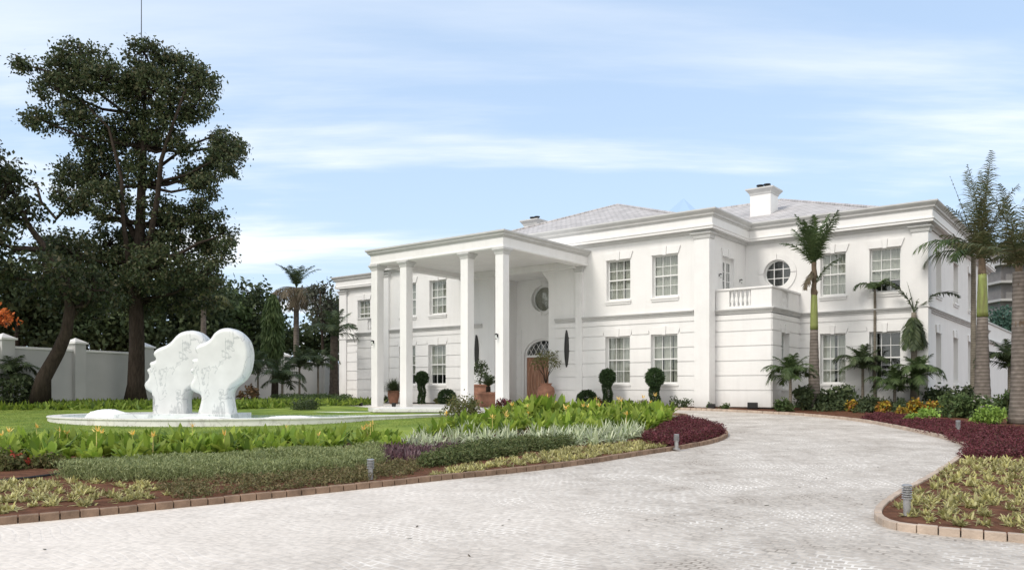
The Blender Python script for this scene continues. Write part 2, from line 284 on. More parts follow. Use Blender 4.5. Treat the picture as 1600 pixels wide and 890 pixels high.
LENS = [(0, .25), (.25, .85), (.5, 1), (.75, .75), (1, .06)]
SLIM = [(0, .7), (.35, 1), (.7, .7), (1, .06)]
def unit(a): return a / np.maximum(np.linalg.norm(a, axis=-1, keepdims=True), 1e-9)
def blades(base, d, L, W, droop, prof=SLIM, ref=None, fold=0.0):
    """many leaf strips: base (n,3), direction d (n,3), length, width, droop (n,)"""
    n = len(base); base = np.asarray(base, float); d = unit(np.asarray(d, float)); L = np.broadcast_to(L, n); W = np.broadcast_to(W, n); droop = np.broadcast_to(droop, n)
    if ref is None: ref = np.tile([0.0, 0.0, 1.0], (n, 1)) + rng.normal(0, .12, (n, 3))
    s = unit(np.cross(d, ref)); ks = len(prof); V = np.zeros((n, ks, 2, 3))
    for i, (t, wv) in enumerate(prof):
        c = base + d * (L * t)[:, None]; c[:, 2] -= L * droop * t * t
        V[:, i, 0] = c - s * (W * wv * .5)[:, None]; V[:, i, 1] = c + s * (W * wv * .5)[:, None]
    idx = np.arange(n * ks * 2).reshape(n, ks, 2)
    F = np.stack([idx[:, :-1, 0], idx[:, :-1, 1], idx[:, 1:, 1], idx[:, 1:, 0]], -1).reshape(-1, 4)
    return V.reshape(-1, 3), F
def rdir(n, el0, el1):
    az = rng.uniform(0, 2 * np.pi, n); el = np.radians(rng.uniform(el0, el1, n))
    return np.stack([np.cos(az) * np.cos(el), np.sin(az) * np.cos(el), np.sin(el)], -1)
def rsph(n):
    return unit(rng.normal(0, 1, (n, 3)))
def leaf_cloud(cen, rad, n, size, flat=1.0):
    """n leaves round each centre"""
    k = len(cen); c = np.repeat(cen, n, 0); p = c + rng.normal(0, 1, (k * n, 3)) * rad * np.array([1, 1, flat]) * .55
    L = rng.uniform(.7, 1.3, k * n) * size
    return blades(p, rsph(k * n) + np.array([0, 0, -.25]), L, L * .62, 0.15, [(0, .2), (.45, 1), (1, .1)], ref=rsph(k * n))
def shell_leaves(c, r, n, size, lo=.85, hi=1.0):
    u = rsph(n); p = np.asarray(c) + u * np.asarray(r) * rng.uniform(lo, hi, (n, 1)); L = rng.uniform(.7, 1.3, n) * size
    return blades(p, u + rsph(n) * .9 + [0, 0, .2], L, L * .4, .2, [(0, .3), (.45, 1), (1, .1)], ref=rsph(n))
def children(o): return [c for c in bpy.data.objects if c.parent == o]
def copy_tree(o, kids, parent=None):
    c = o.copy(); COL.objects.link(c)
    for k in kids:
        q = k.copy(); COL.objects.link(q); q.parent = c
    return c

# ------------------------------------------------------------------ ground
KX = 32.5
def gz(Y): return 0.0323 * min(Y, KX)
def G(px, py, dz=0.0):
    Y = 1.85 / ((py - 606) / 1250 + 0.0323)
    if Y > KX: Y = 0.8 / ((py - 606) / 1250)
    return ((px - 800) * Y / 1250, Y)
def G3(px, py, dz=0.0):
    x, y = G(px, py); return (x, y, gz(y) + dz)
def clipY(poly, y0, above):
    outp = []
    for i, a in enumerate(poly):
        b = poly[(i + 1) % len(poly)]; ia = (a[1] >= y0) == above; ib = (b[1] >= y0) == above
        if ia: outp.append(a)
        if ia != ib:
            t = (y0 - a[1]) / (b[1] - a[1]); outp.append((a[0] + t * (b[0] - a[0]), y0))
    return outp
def sheet(name, poly, dz, m, kind='structure'):
    mb = MB()
    for ab in (False, True):
        p = clipY(poly, KX, ab)
        if len(p) > 2: mb.add([(x, y, gz(y) + dz) for x, y in p], [tuple(range(len(p)))])
    o = mb.build(name, m)
    for p in o.data.polygons:
        if p.normal.z < 0: p.flip()
    return tag(o, kind=kind)
def smooth_path(pts, n=8):
    P = [Vector((*p[:2], 0)) for p in pts]; res = []
    for i in range(len(P) - 1):
        p0, p1, p2, p3 = P[max(i - 1, 0)], P[i], P[i + 1], P[min(i + 2, len(P) - 1)]
        for k in range(n):
            t = k / n
            q = 0.5 * ((2 * p1) + (p2 - p0) * t + (2 * p0 - 5 * p1 + 4 * p2 - p3) * t * t + (3 * p1 - p0 - 3 * p2 + p3) * t ** 3)
            res.append((q.x, q.y))
    res.append((P[-1].x, P[-1].y)); return res
def inpoly(x, y, poly):
    c = False; j = len(poly) - 1
    for i in range(len(poly)):
        xi, yi = poly[i]; xj, yj = poly[j]
        if (yi > y) != (yj > y) and x < (xj - xi) * (y - yi) / (yj - yi) + xi: c = not c
        j = i
    return c
def scatter(poly, n, mind=0.0):
    xs = [p[0] for p in poly]; ys = [p[1] for p in poly]; out = []; tries = 0
    while len(out) < n and tries < n * 60:
        tries += 1
        x = random.uniform(min(xs), max(xs)); y = random.uniform(min(ys), max(ys))
        if not inpoly(x, y, poly): continue
        if mind and any((x - a) ** 2 + (y - b) ** 2 < mind * mind for a, b in out): continue
        out.append((x, y))
    return out

sheet('ground', [(-1500, -60), (1500, -60), (1500, 3000), (-1500, 3000)], -0.02, MGR)
sheet('driveway', [(-45, -50), (45, -50), (45, 50), (-45, 50)], 0.0, MPAV)

front_px = [(0, 820), (120, 809), (250, 796), (440, 777), (600, 760), (700, 749), (800, 739), (900, 727), (1000, 711.5), (1080, 699), (1120, 690.5), (1137, 682), (1132, 674), (1105, 665), (1065, 656)]
front = [G(*p) for p in front_px]
front = [(-24, -2.3), (-16, 2.7), (-11, 5.85), (-8, 7.75)] + front
back = [(5.2, 28.3), (3.0, 29.0), (0.0, 29.0), (-1.5, 28.4)]
FP = smooth_path(front, 6)
right_px = [(1600, 848), (1500, 839), (1420, 831), (1382, 823), (1366, 811), (1372, 797), (1402, 775), (1450, 749), (1490, 722), (1507, 702), (1482, 688), (1420, 673), (1340, 658), (1250, 649), (1180, 645), (1110, 641.5), (1060, 640), (1000, 638)]
right = [(14, 3.5), (9.5, 5.9), (7.4, 7.03), (6.2, 7.67)] + [G(*p) for p in right_px]
RP = smooth_path(right, 6)
def kerb(name, path, m, wd=0.085, h=0.088, side=1, step=0.21):
    """blocks along a path, bed on the given side"""
    P = [Vector((x, y, 0)) for x, y in path]; acc = 0; cuts = [P[0]]
    for a, b in zip(P, P[1:]):
        L = (b - a).length; t = step - acc
        while t <= L: cuts.append(a + (b - a) * (t / L)); t += step
        acc = L - (t - step)
    mb = MB()
    for a, b in zip(cuts, cuts[1:]):
        d = (b - a).normalized(); n = Vector((-d.y, d.x, 0)) * side; g = d * 0.006; j = random.uniform(-.006, .006); hj = random.uniform(-.004, .004)
        q = [a + g + n * j, b - g + n * j, b - g + n * (wd + j), a + g + n * (wd + j)]
        vs = [(p.x, p.y, gz(p.y) - 0.03) for p in q] + [(p.x, p.y, gz(p.y) + h + hj) for p in q]
        mb.add(vs, [(3, 2, 1, 0), (4, 5, 6, 7), (0, 1, 5, 4), (1, 2, 6, 5), (2, 3, 7, 6), (3, 0, 4, 7)])
    return tag(mb.build(name, m, bevel=0.008), kind='structure')
kerb('kerb', FP, MKERB)
kerb('kerb', smooth_path([FP[-1], (6.0, 27.4)] + back, 5), MKERB)
kerb('kerb', RP, MKERBW, side=-1)
inner = [(x, y + 0.07) for x, y in FP]
island = inner + back + [(-5, 30), (-14, 34), (-16, 60), (-45, 60), (-45, -1.3)]
sheet('planting_bed', island, 0.06, MSO)
rbed = [(x + 0.03, y + .04) for x, y in RP] + [(3, 36), (8, 34), (12, 33), (20, 50), (45, 60), (45, -10), (14.2, 3.5)]
sheet('planting_bed', rbed, 0.06, MSO)
lawn = [(-45, 10), (-20, 13.2)] + [G(*p) for p in ((0, 703), (200, 698), (400, 694), (560, 692), (650, 688), (700, 674))] + [(-1.6, 25.5), (-2.0, 28.5), (-5.5, 31.5), (-14, 41), (-22, 41), (-45, 30)]
sheet('lawn', lawn, 0.065, MLAWN)

# ------------------------------------------------------------------ villa
HX, HY0, HZ = 9.89, 30.5, 1.10
villa = empty('villa', (HX, HY0, HZ), R(-37.8257), 'large white two storey villa with square columned portico and grey hipped roofs', 'house')
ca, sa = math.cos(R(-37.8257)), math.sin(R(-37.8257))
def H(x, y, z=0.0): return (HX + x * ca - y * sa, HY0 + x * sa + y * ca, HZ + z)
def front_T(y0): return lambda s, n, z: (s, y0 - n, z)
def side_T(x0): return lambda s, n, z: (x0 + n, s, z)       # faces right, s = y
def lside_T(x0): return lambda s, n, z: (x0 - n, s, z)
COURSES = [0.0, 0.66, 1.235, 1.81, 2.385, 2.965, 3.405, 3.64]
def wall(T, s0, s1, z0, z1, ops=(), circ=(), depth=0.22, rustic=True, name='wall', m=None, gapops=()):
    """wall with real openings; ops rect (s0,s1,z0,z1), circ (s,z,r)"""
    mb = MB(); holes = list(ops) + [(c[0] - c[2] - .12, c[0] + c[2] + .12, c[1] - c[2] - .12, c[1] + c[2] + .12) for c in circ]
    S = sorted({s0, s1} | {v for o in holes for v in o[:2]}); Z = sorted({z0, z1} | {v for o in holes for v in o[2:]})
    for a, b in zip(S, S[1:]):
        for c, d in zip(Z, Z[1:]):
            if any(o[0] - 1e-6 <= a and b <= o[1] + 1e-6 and o[2] - 1e-6 <= c and d <= o[3] + 1e-6 for o in holes): continue
            mb.add([T(a, 0, c), T(b, 0, c), T(b, 0, d), T(a, 0, d)], [(0, 1, 2, 3)])
            mb.add([T(a, -depth, c), T(b, -depth, c), T(b, -depth, d), T(a, -depth, d)], [(3, 2, 1, 0)])
    for o in ops:
        q = [(o[0], o[2]), (o[1], o[2]), (o[1], o[3]), (o[0], o[3])]
        for (a, c), (b, d) in zip(q, q[1:] + q[:1]): mb.add([T(a, 0, c), T(b, 0, d), T(b, -depth, d), T(a, -depth, c)], [(0, 1, 2, 3)])
    for cs, cz, r in circ:
        n = 40; e = r + .12
        for k in range(n):
            t0, t1 = 2 * math.pi * k / n, 2 * math.pi * (k + 1) / n; pts = []
            for t in (t0, t1):
                u, v_ = math.cos(t), math.sin(t); q = e / max(abs(u), abs(v_)); pts.append(((cs + r * u, cz + r * v_), (cs + q * u, cz + q * v_)))
            (i0, o0), (i1, o1) = pts
            for nn in (0, -depth): mb.add([T(i0[0], nn, i0[1]), T(o0[0], nn, o0[1]), T(o1[0], nn, o1[1]), T(i1[0], nn, i1[1])], [(0, 1, 2, 3)])
            mb.add([T(i0[0], 0, i0[1]), T(i1[0], 0, i1[1]), T(i1[0], -depth, i1[1]), T(i0[0], -depth, i0[1])], [(0, 1, 2, 3)])
    o = mb.build(name, m or MW, villa)
    if rustic:
        pbs = {}; g = 0.024; split = {(XC0, XC1): -11.6, (-13.14, -10.0): -11.6}.get((s0, s1), -1e9)
        for c, d in zip(COURSES, COURSES[1:]):
            if c < z0 - .01 or d > z1 + .5: continue
            zz = sorted({c + g, d - g} | {v for q in list(ops) + list(gapops) for v in q[2:] if c + g < v < d - g})
            for za, zb in zip(zz, zz[1:]):
                cut = sorted([(q[0], q[1]) for q in list(ops) + list(gapops) if q[2] < zb - 1e-4 and q[3] > za + 1e-4]); a = s0
                for q0, q1 in cut + [(s1, s1)]:
                    if q0 - a > 0.02: pbs.setdefault((a + q0) / 2 < split, MB()).box(a, q0, 0.001, 0.04, za, zb, lambda s, n, z: T(s, n, z))
                    a = max(a, q1)
        [pb.build('wall_coursing', MW, villa) for pb in pbs.values()]
    return o
def sweep(mb, path, prof, closed=False):
    """prof: closed loop of (outward, z); outward is to the right of travel"""
    P = [Vector((x, y)) for x, y in path]; n = len(P); k = len(prof); vs = []
    for i, p in enumerate(P):
        if closed: a, b = (p - P[i - 1]).normalized(), (P[(i + 1) % n] - p).normalized()
        else:
            a = (p - P[i - 1]).normalized() if i else None; b = (P[i + 1] - p).normalized() if i < n - 1 else None
            a = a or b; b = b or a
        na, nb = Vector((a.y, -a.x)), Vector((b.y, -b.x)); m_ = (na + nb); m_ = m_ / max(m_.dot(na), .2) if m_.length > .01 else na
        for o_, z in prof: vs.append((p.x + m_.x * o_, p.y + m_.y * o_, z))
    fs = []
    for i in range(n if closed else n - 1):
        j = (i + 1) % n
        for q in range(k): fs.append((i * k + q, i * k + (q + 1) % k, j * k + (q + 1) % k, j * k + q))
    if not closed: fs += [tuple(range(k)), tuple((n - 1) * k + q for q in range(k - 1, -1, -1))]
    mb.add(vs, fs)

def curtain(T, s0, s1, z0, z1, n, parent, amp=.03):
    k = max(14, int((s1 - s0) * 34)); vs = []; ph = random.uniform(0, 6)
    for i in range(k + 1):
        s = s0 + (s1 - s0) * i / k; d = -n + amp * math.sin(i * 1.35 + ph) + amp * .5 * math.sin(i * .53 + 2 * ph)
        vs += [T(s, d, z0), T(s, d, z1)]
    mb = MB(); mb.add(vs, [(2 * i, 2 * i + 2, 2 * i + 3, 2 * i + 1) for i in range(k)])
    return mb.build('curtain', MCU, parent, smooth=True)
def window(T, s0, s1, z0, z1, cols=3, cur=((0, 1),), curz=0.0, lintel=True, sill=True, depth=0.17):
    mb = MB(); f = .06
    mb.box(s0, s0 + f, -depth - .07, -depth, z0, z1, T); mb.box(s1 - f, s1, -depth - .07, -depth, z0, z1, T)
    mb.box(s0 + f, s1 - f, -depth - .07, -depth, z1 - f, z1, T); mb.box(s0 + f, s1 - f, -depth - .07, -depth, z0, z0 + f * 1.3, T)
    a, b, c, d = s0 + f, s1 - f, z0 + f * 1.3, z1 - f; mid = (c + d) / 2
    mb.box(a, b, -depth - .055, -depth + .012, mid - .025, mid + .025, T)
    for i in range(1, cols):
        s = a + (b - a) * i / cols; mb.box(s - .010, s + .010, -depth - .045, -depth - .008, c, d, T)
    for z in ((c + mid) / 2, (mid + d) / 2):
        mb.box(a, b, -depth - .043, -depth - .010, z - .010, z + .010, T)
    wd = mb.build('window', MF, villa)
    g = MB(); g.box(a - .01, b + .01, -depth - .032, -depth - .024, c - .01, d + .01, T); g.build('pane', MGL, wd)
    r = MB(); r.add([T(s0 - .3, -depth - .45, z0 - .3), T(s1 + .3, -depth - .45, z0 - .3), T(s1 + .3, -depth - .45, z1 + .2), T(s0 - .3, -depth - .45, z1 + .2)], [(0, 1, 2, 3)]); r.build('dark_interior', MIN, wd)
    for (u0, u1) in cur:
        curtain(T, a + (b - a) * u0, a + (b - a) * u1, z0 + curz * (z1 - z0), z1, depth + .11, wd)
    if sill:
        q = MB(); q.box(s0 - .05, s1 + .05, -depth + .005, .075, z0 - .09, z0 - .002, T); q.box(s0 - .03, s1 + .03, .003, .045, z0 - .17, z0 - .092, T); q.build('sill', MT, wd, bevel=.006)
    if lintel:
        q = MB(); hL = .30; kw = .11; ex = .13; c0 = (s0 + s1) / 2
        q.prism([(s0 - .02, z1), (c0 - kw * .8, z1), (c0 - kw, z1 + hL), (s0 - ex, z1 + hL)], .003, .05, T)
        q.prism([(c0 + kw * .8, z1), (s1 + .02, z1), (s1 + ex, z1 + hL), (c0 + kw, z1 + hL)], .003, .05, T)
        q.prism([(c0 - kw * .8 + .012, z1 - .03), (c0 + kw * .8 - .012, z1 - .03), (c0 + kw - .012, z1 + hL + .03), (c0 - kw + .012, z1 + hL + .03)], .003, .075, T)
        q.build('lintel', MT, wd)
    return wd
def lint_gap(o): return (o[0] - .10, o[1] + .10, o[3], o[3] + .30)
MBL = mat('beige_blind', (0.34, 0.32, 0.27), .9, .15, 4)
def round_window(T, cs, cz, r, bars=True, depth=.17, ring=.2):
    n = 40; mb = MB()
    for r0, r1, n0, n1 in ((r - .05, r - .003, -depth - .07, -depth),):
        for k in range(n):
            t0, t1 = 2 * math.pi * k / n, 2 * math.pi * (k + 1) / n
            p = [(cs + q * math.cos(t), cz + q * math.sin(t)) for q, t in ((r0, t0), (r1, t0), (r1, t1), (r0, t1))]; mb.prism(p, n0, n1, T)
    if bars:
        for q in (-r / 3, r / 3):
            h = math.sqrt(r * r - q * q) - .05
            mb.box(cs + q - .015, cs + q + .015, -depth - .05, -depth - .012, cz - h, cz + h, T); mb.box(cs - h, cs + h, -depth - .048, -depth - .014, cz + q - .015, cz + q + .015, T)
    wd = mb.build('round_window', MF, villa)
    g = MB(); g.prism([(cs + (r - .03) * math.cos(2 * math.pi * k / n), cz + (r - .03) * math.sin(2 * math.pi * k / n)) for k in range(n)], -depth - .032, -depth - .024, T); g.build('pane', MGL, wd)
    q = MB(); q.add([T(cs - r - .3, -depth - .5, cz - r - .3), T(cs + r + .3, -depth - .5, cz - r - .3), T(cs + r + .3, -depth - .5, cz + r + .3), T(cs - r - .3, -depth - .5, cz + r + .3)], [(0, 1, 2, 3)]); q.build('dark_interior', MIN, wd)
    if not bars:
        q = MB(); q.prism([(cs + (r - .01) * math.cos(2 * math.pi * k / n), cz + (r - .01) * math.sin(2 * math.pi * k / n)) for k in range(n)], -depth - .11, -depth - .09, T); q.build('blind', MBL, wd)
    sg = MB()
    for a0, a1 in ((0.02, math.pi / 2 - .02), (math.pi / 2 + .02, math.pi - .02), (math.pi + .02, 1.5 * math.pi - .02), (1.5 * math.pi + .02, 2 * math.pi - .02)):
        m_ = 12; inn = [(cs + (r + .003) * math.cos(a0 + (a1 - a0) * k / m_), cz + (r + .003) * math.sin(a0 + (a1 - a0) * k / m_)) for k in range(m_ + 1)]
        ou = [(cs + (r + ring) * math.cos(a0 + (a1 - a0) * k / m_), cz + (r + ring) * math.sin(a0 + (a1 - a0) * k / m_)) for k in range(m_ + 1)]
        for k in range(m_): sg.prism([inn[k], ou[k], ou[k + 1], inn[k + 1]], .003, .045, T)
    sg.build('stone_surround', MT, wd)
    return wd

CV, WV_ = -0.55, 3.25
XC0, XC1 = -20.75, -2.3            # central block
XR, XL = 4.72, -28.7               # wing ends
BX0, BX1 = -23.5, 0.0              # outer bay corners
GZ0, GZ1, UZ0, UZ1 = 0.92, 2.95, 4.47, 6.2
tF, tW, tB = front_T(CV), front_T(WV_), front_T(0.0)
# central block front
gw = [(-7.0, -5.8), (-4.82, -3.62), (-17.46, -16.26), (-19.58, -18.38)]
ops = [(a, b, GZ0, GZ1) for a, b in gw]; opsu = [(a + .04, b, UZ0, UZ1) for a, b in gw]
rec = (-13.14, -10.0, 0.0, 6.0)
wall(tF, XC0, XC1, 0.0, 6.98, ops + opsu + [rec], depth=.25, gapops=[lint_gap(o) for o in ops] + [(-14.95, -13.14, 0, 3.7), (-10.0, -9.6, 0, 3.7), (-8.49, -8.15, 0, 4), (-15.05, -14.71, 0, 4)])
vis_c = [((.0, .42), (.45, 1)), ((0, .3), (.36, .72), (.78, 1)), ((0, 1),), ((0, 1),)]
for i, o in enumerate(ops): window(tF, *o, cur=vis_c[i], curz=(0, 0, .25, .25)[i])
vis_u = [((0, .3), (.3, .66), (.72, 1)), ((0, 1),), ((0, 1),), ((0, 1),)]
for i, o in enumerate(opsu): window(tF, *o, cur=vis_u[i])
# entrance recess
RV = 1.2; tR = front_T(RV)
mb = MB()
mb.add([(rec[1], CV + .25, 0), (rec[1], RV, 0), (rec[1], RV, 6.0), (rec[1], CV + .25, 6.0)], [(0, 1, 2, 3)])
mb.add([(rec[0], CV + .25, 0), (rec[0], RV, 0), (rec[0], RV, 6.0), (rec[0], CV + .25, 6.0)], [(0, 1, 2, 3)])
mb.add([(rec[0], CV + .25, 6.0), (rec[1], CV + .25, 6.0), (rec[1], RV, 6.0), (rec[0], RV, 6.0)], [(0, 1, 2, 3)])
mb.build('recess_wall', MW, villa)
mb = MB()
for a, b, c in ((rec[0], rec[0] + .35, 1), (rec[1], rec[1] - .35, 1)):
    mb.prism([(a, 5.55), (a, 6.0), (b, 6.0)], -.24, .0, tF)
mb.build('recess_haunch', MW, villa)
DC, DW, DS, DR = -11.6, 1.08, 2.3, 0.82
wall(tR, rec[0], rec[1], 0, 6.0, [(DC - DW, DC + DW, 0, DS + DR)], [(-11.6, 5.05, .62)], depth=.2, gapops=[(DC - DW - .15, DC + DW + .15, 0, 3.7)])
round_window(tR, -11.6, 5.05, .62, bars=False, ring=.18)
# front door with arched fanlight
def arch_pts(rx, rz, n=24): return [(DC + rx * math.cos(math.pi * k / n), DS + rz * math.sin(math.pi * k / n)) for k in range(n + 1)]
mb = MB(); A0, A1 = arch_pts(DW - .08, DR - .08), arch_pts(DW - .002, DR - .002)
for k in range(24): mb.prism([A0[k], A1[k], A1[k + 1], A0[k + 1]], -.18, -.06, tR)
mb.box(DC - DW + .002, DC - DW + .08, -.18, -.06, 0, DS, tR); mb.box(DC + DW - .08, DC + DW - .002, -.18, -.06, 0, DS, tR)
mb.box(DC - DW + .08, DC + DW - .08, -.18, -.05, DS - .05, DS + .05, tR)
door = mb.build('front_door', MT, villa)
sp = MB(); A2 = arch_pts(DW + .005, DR + .005)
for k in range(24):      # spandrels between the square opening and the arch
    sp.prism([A1[k], A1[k + 1], (A1[k + 1][0], DS + DR + .001), (A1[k][0], DS + DR + .001)], -.19, -.004, tR)
sp.build('arch_spandrel', MW, door)
af = MB(); A3 = arch_pts(DW + .13, DR + .13)
for k in range(24): af.prism([A2[k], A3[k], A3[k + 1], A2[k + 1]], .003, .05, tR)
af.box(DC - DW - .13, DC - DW, .003, .05, 0, DS, tR); af.box(DC + DW, DC + DW + .13, .003, .05, 0, DS, tR)
af.build('arch_surround', MT, door)
lat = MB(); rx, rz = DW - .09, DR - .09
def seg_in(p, q):
    pts = []
    for k in range(41):
        t = k / 40; x = p[0] + (q[0] - p[0]) * t; z = p[1] + (q[1] - p[1]) * t
        if z >= .03 and (x / rx) ** 2 + (z / rz) ** 2 <= 1: pts.append((x, z))
    return (pts[0], pts[-1]) if len(pts) > 1 else None
for k in range(-6, 7):
    for sg_ in (1, -1):
        s_ = seg_in((k * .3 - sg_ * .0, 0), (k * .3 + sg_ * .62, .9))
        if s_: lat.tube([tR(DC + s_[0][0], -.11, DS + s_[0][1]), tR(DC + s_[1][0], -.11, DS + s_[1][1])], .014, 6)
lat.build('fanlight_lattice', MT, door)
g = MB(); g.prism(arch_pts(rx, rz), -.135, -.13, tR); g.build('fanlight_pane', MGL, door)
q = MB(); q.add([tR(DC - 1.4, -.6, 0), tR(DC + 1.4, -.6, 0), tR(DC + 1.4, -.6, 3.5), tR(DC - 1.4, -.6, 3.5)], [(0, 1, 2, 3)]); q.build('dark_interior', MIN, door)
for a, b in ((DC - DW + .085, DC - .006), (DC + .006, DC + DW - .085)):
    l = MB(); l.box(a, b, -.17, -.1, .02, DS - .06, tR); l.build('door_leaf', MWD, door)
    l = MB(); c = (a + b) / 2; h = (b - a) / 2 - .06
    for dx in (-.5, 0, .5):     # tall lancet ribs carved on the leaf
        for sx in (-1, 1):
            l.tube([tR(c + h * dx + sx * h * .5 * math.sin(math.pi * t / 10), -.096, .15 + 1.9 * t / 10) for t in range(11)], .018, 6)
    l.build('carved_ribs', MWD2, door)
# bays (ground floor) with balconies
def bay(xa, xb, outer):
    T = tB; side = side_T if outer == xb else lside_T; sgn = 1 if outer == xb else -1
    wall(T, xa, xb, 0, 3.7, depth=.2)
    so_ = (1.02, 1.92, .72, 2.93)
    wall(side(outer), 0.0, WV_, 0, 3.7, [so_], depth=.22, gapops=[lint_gap(so_)])
    window(side(outer), *so_, cols=2, cur=((0, 1),))
    fl = MB(); fl.box(xa, xb, 0, WV_, 3.56, 3.70); fl.build('balcony_floor', MW, villa)
bay(XC1, BX1, BX1); bay(BX0, XC0, BX0)
def balcony(outer, inner, sgn):
    # parapet with baluster openings
    mb = MB(); z0, z1 = 3.86, 4.60; th = .2; a, b = sorted((outer, inner)); o0 = .0
    fx = (-1.69, -.81) if sgn > 0 else (BX0 + .81, BX0 + 1.69)
    bz = (z0 + .10, z1 - .03)
    for s0, s1 in ((a, fx[0]), (fx[1], b)): mb.box(s0, s1, 0.02, .02 + th, z0, z1)
    mb.box(fx[0], fx[1], 0.02, .02 + th, z0, bz[0]); mb.box(fx[0], fx[1], .02, .02 + th, bz[1], z1)
    sy = (1.25, 1.95); x0, x1 = (outer - .02 - th, outer - .02) if sgn > 0 else (outer + .02, outer + .02 + th)
    for s0, s1 in ((.22, sy[0]), (sy[1], WV_)): mb.box(x0, x1, s0, s1, z0, z1)
    mb.box(x0, x1, sy[0], sy[1], z0, bz[0]); mb.box(x0, x1, sy[0], sy[1], bz[1], z1)
    bal = mb.build('balcony', MT, villa)
    cp = MB(); path = [(inner, .02), (outer, .02), (outer, WV_)] if sgn > 0 else [(outer, WV_), (outer, .02), (inner, .02)]
    sweep(cp, path, [(-.25, z1 + .002), (.05, z1 + .002), (.05, z1 + .07), (-.25, z1 + .07)]); cp.build('balcony_coping', MT, bal)
    prof = [(.055, 0), (.055, .05), (.035, .07), (.075, .2), (.07, .28), (.035, .42), (.05, .47), (.035, .5), (.055, .56), (.055, bz[1] - bz[0])]
    def bl(x, y):
        m = MB(); m.lathe(prof, 14, (x, y, bz[0])); m.build('baluster', MT, bal, smooth=True)
    for k in range(5): bl(fx[0] + (k + .5) * (fx[1] - fx[0]) / 5, .02 + th / 2)
    for k in range(4): bl((x0 + x1) / 2, sy[0] + (k + .5) * (sy[1] - sy[0]) / 4)
balcony(BX1, XC1 + .05, 1); balcony(BX0, XC0 - .05, -1)
# wings
gwr = [(.84, 1.83), (2.72, 3.85)]; gwl = [(-25.03, -24.04), (-27.2, -26.05)]
for xa, xb, gg, rx_ in ((XC1, XR, gwr, -.93), (XL, XC0, gwl, -22.3)):
    o1 = [(a, b, GZ0, GZ1) for a, b in gg]; o2 = [(a, b, UZ0, UZ1) for a, b in gg]
    wall(tW, xa, xb, 0, 6.98, o1 + o2, [(rx_, 5.57, .57)], depth=.25, gapops=[lint_gap(o) for o in o1] + [(xa, BX1, 0, 3.7)] if xa == XC1 else [lint_gap(o) for o in o1] + [(BX0, XC0, 0, 3.7)])
    for i, o in enumerate(o1): window(tW, *o, cur=((0, .5), (.62, 1)) if (xa == XC1 and i == 0) else ((0, .16),) if xa == XC1 else ((0, 1),))
    for i, o in enumerate(o2): window(tW, *o, cur=((0, 1),), curz=(.0 if i == 0 else .3) if xa == XC1 else 0)
    round_window(tW, rx_, 5.57, .57, ring=.24)
# central block returns (upper side walls over the balconies) with french door on the right one
fd = (.78, 2.0, 3.72, 6.12)
wall(side_T(XC1), CV, WV_, 3.56, 6.98, [fd], depth=.2, rustic=False)
wall(side_T(XC1), CV, 0.0, 0, 3.56, depth=.2)
wall(lside_T(XC0), CV, WV_, 0, 6.98, depth=.2, rustic=False)
T = side_T(XC1); mb = MB()
mb.box(fd[0], fd[0] + .07, -.19, -.12, fd[2], fd[3], T); mb.box(fd[1] - .07, fd[1], -.19, -.12, fd[2], fd[3], T); mb.box(fd[0] + .07, fd[1] - .07, -.19, -.12, fd[3] - .1, fd[3], T)
fdo = mb.build('french_door', MF, villa)
mid = (fd[0] + fd[1]) / 2
for a, b in ((fd[0] + .075, mid - .004), (mid + .004, fd[1] - .075)):
    l = MB(); l.box(a, a + .09, -.17, -.125, fd[2], fd[3] - .1, T); l.box(b - .09, b, -.17, -.125, fd[2], fd[3] - .1, T); l.box(a + .09, b - .09, -.17, -.125, fd[2], fd[2] + .3, T); l.box(a + .09, b - .09, -.17, -.125, fd[3] - .2, fd[3] - .1, T)
    c = (a + b) / 2; l.box(c - .015, c + .015, -.165, -.13, fd[2] + .3, fd[3] - .2, T)
    for k in range(1, 5): z = fd[2] + .3 + (fd[3] - .5 - fd[2]) * k / 5; l.box(a + .09, b - .09, -.163, -.132, z - .015, z + .015, T)
    l.build('door_leaf', MF, fdo)
g = MB(); g.box(fd[0] + .1, fd[1] - .1, -.152, -.147, fd[2] + .2, fd[3] - .15, T); g.build('pane', MGL, fdo)
q = MB(); q.add([T(fd[0] - .2, -.6, fd[2]), T(fd[1] + .2, -.6, fd[2]), T(fd[1] + .2, -.6, fd[3] + .1), T(fd[0] - .2, -.6, fd[3] + .1)], [(0, 1, 2, 3)]); q.build('dark_interior', MIN, fdo)
q = MB(); c0 = mid
q.prism([(fd[0] - .02, fd[3]), (c0 - .09, fd[3]), (c0 - .11, fd[3] + .3), (fd[0] - .13, fd[3] + .3)], .003, .05, T); q.prism([(c0 + .09, fd[3]), (fd[1] + .02, fd[3]), (fd[1] + .13, fd[3] + .3), (c0 + .11, fd[3] + .3)], .003, .05, T)
q.prism([(c0 - .08, fd[3] - .03), (c0 + .08, fd[3] - .03), (c0 + .1, fd[3] + .33), (c0 - .1, fd[3] + .33)], .003, .075, T); q.build('lintel', MT, fdo)
# right hand side wall, left side, back
DV = 19.6
sw = [(5.2, 6.3), (9.1, 10.25), (13.0, 14.1), (16.4, 17.5)]
so1 = [(a, b, GZ0, GZ1) for a, b in sw]; so2 = [(a, b, UZ0, UZ1) for a, b in sw]
wall(side_T(XR), WV_, DV, 0, 6.98, so1 + so2, depth=.25, rustic=False)
for o in so1 + so2: window(side_T(XR), *o, cols=3, depth=.2)
wall(lside_T(XL), WV_, DV, 0, 6.98, rustic=False); wall(lambda s, n, z: (s, DV + n, z), XL, XR, 0, 6.98, rustic=False)
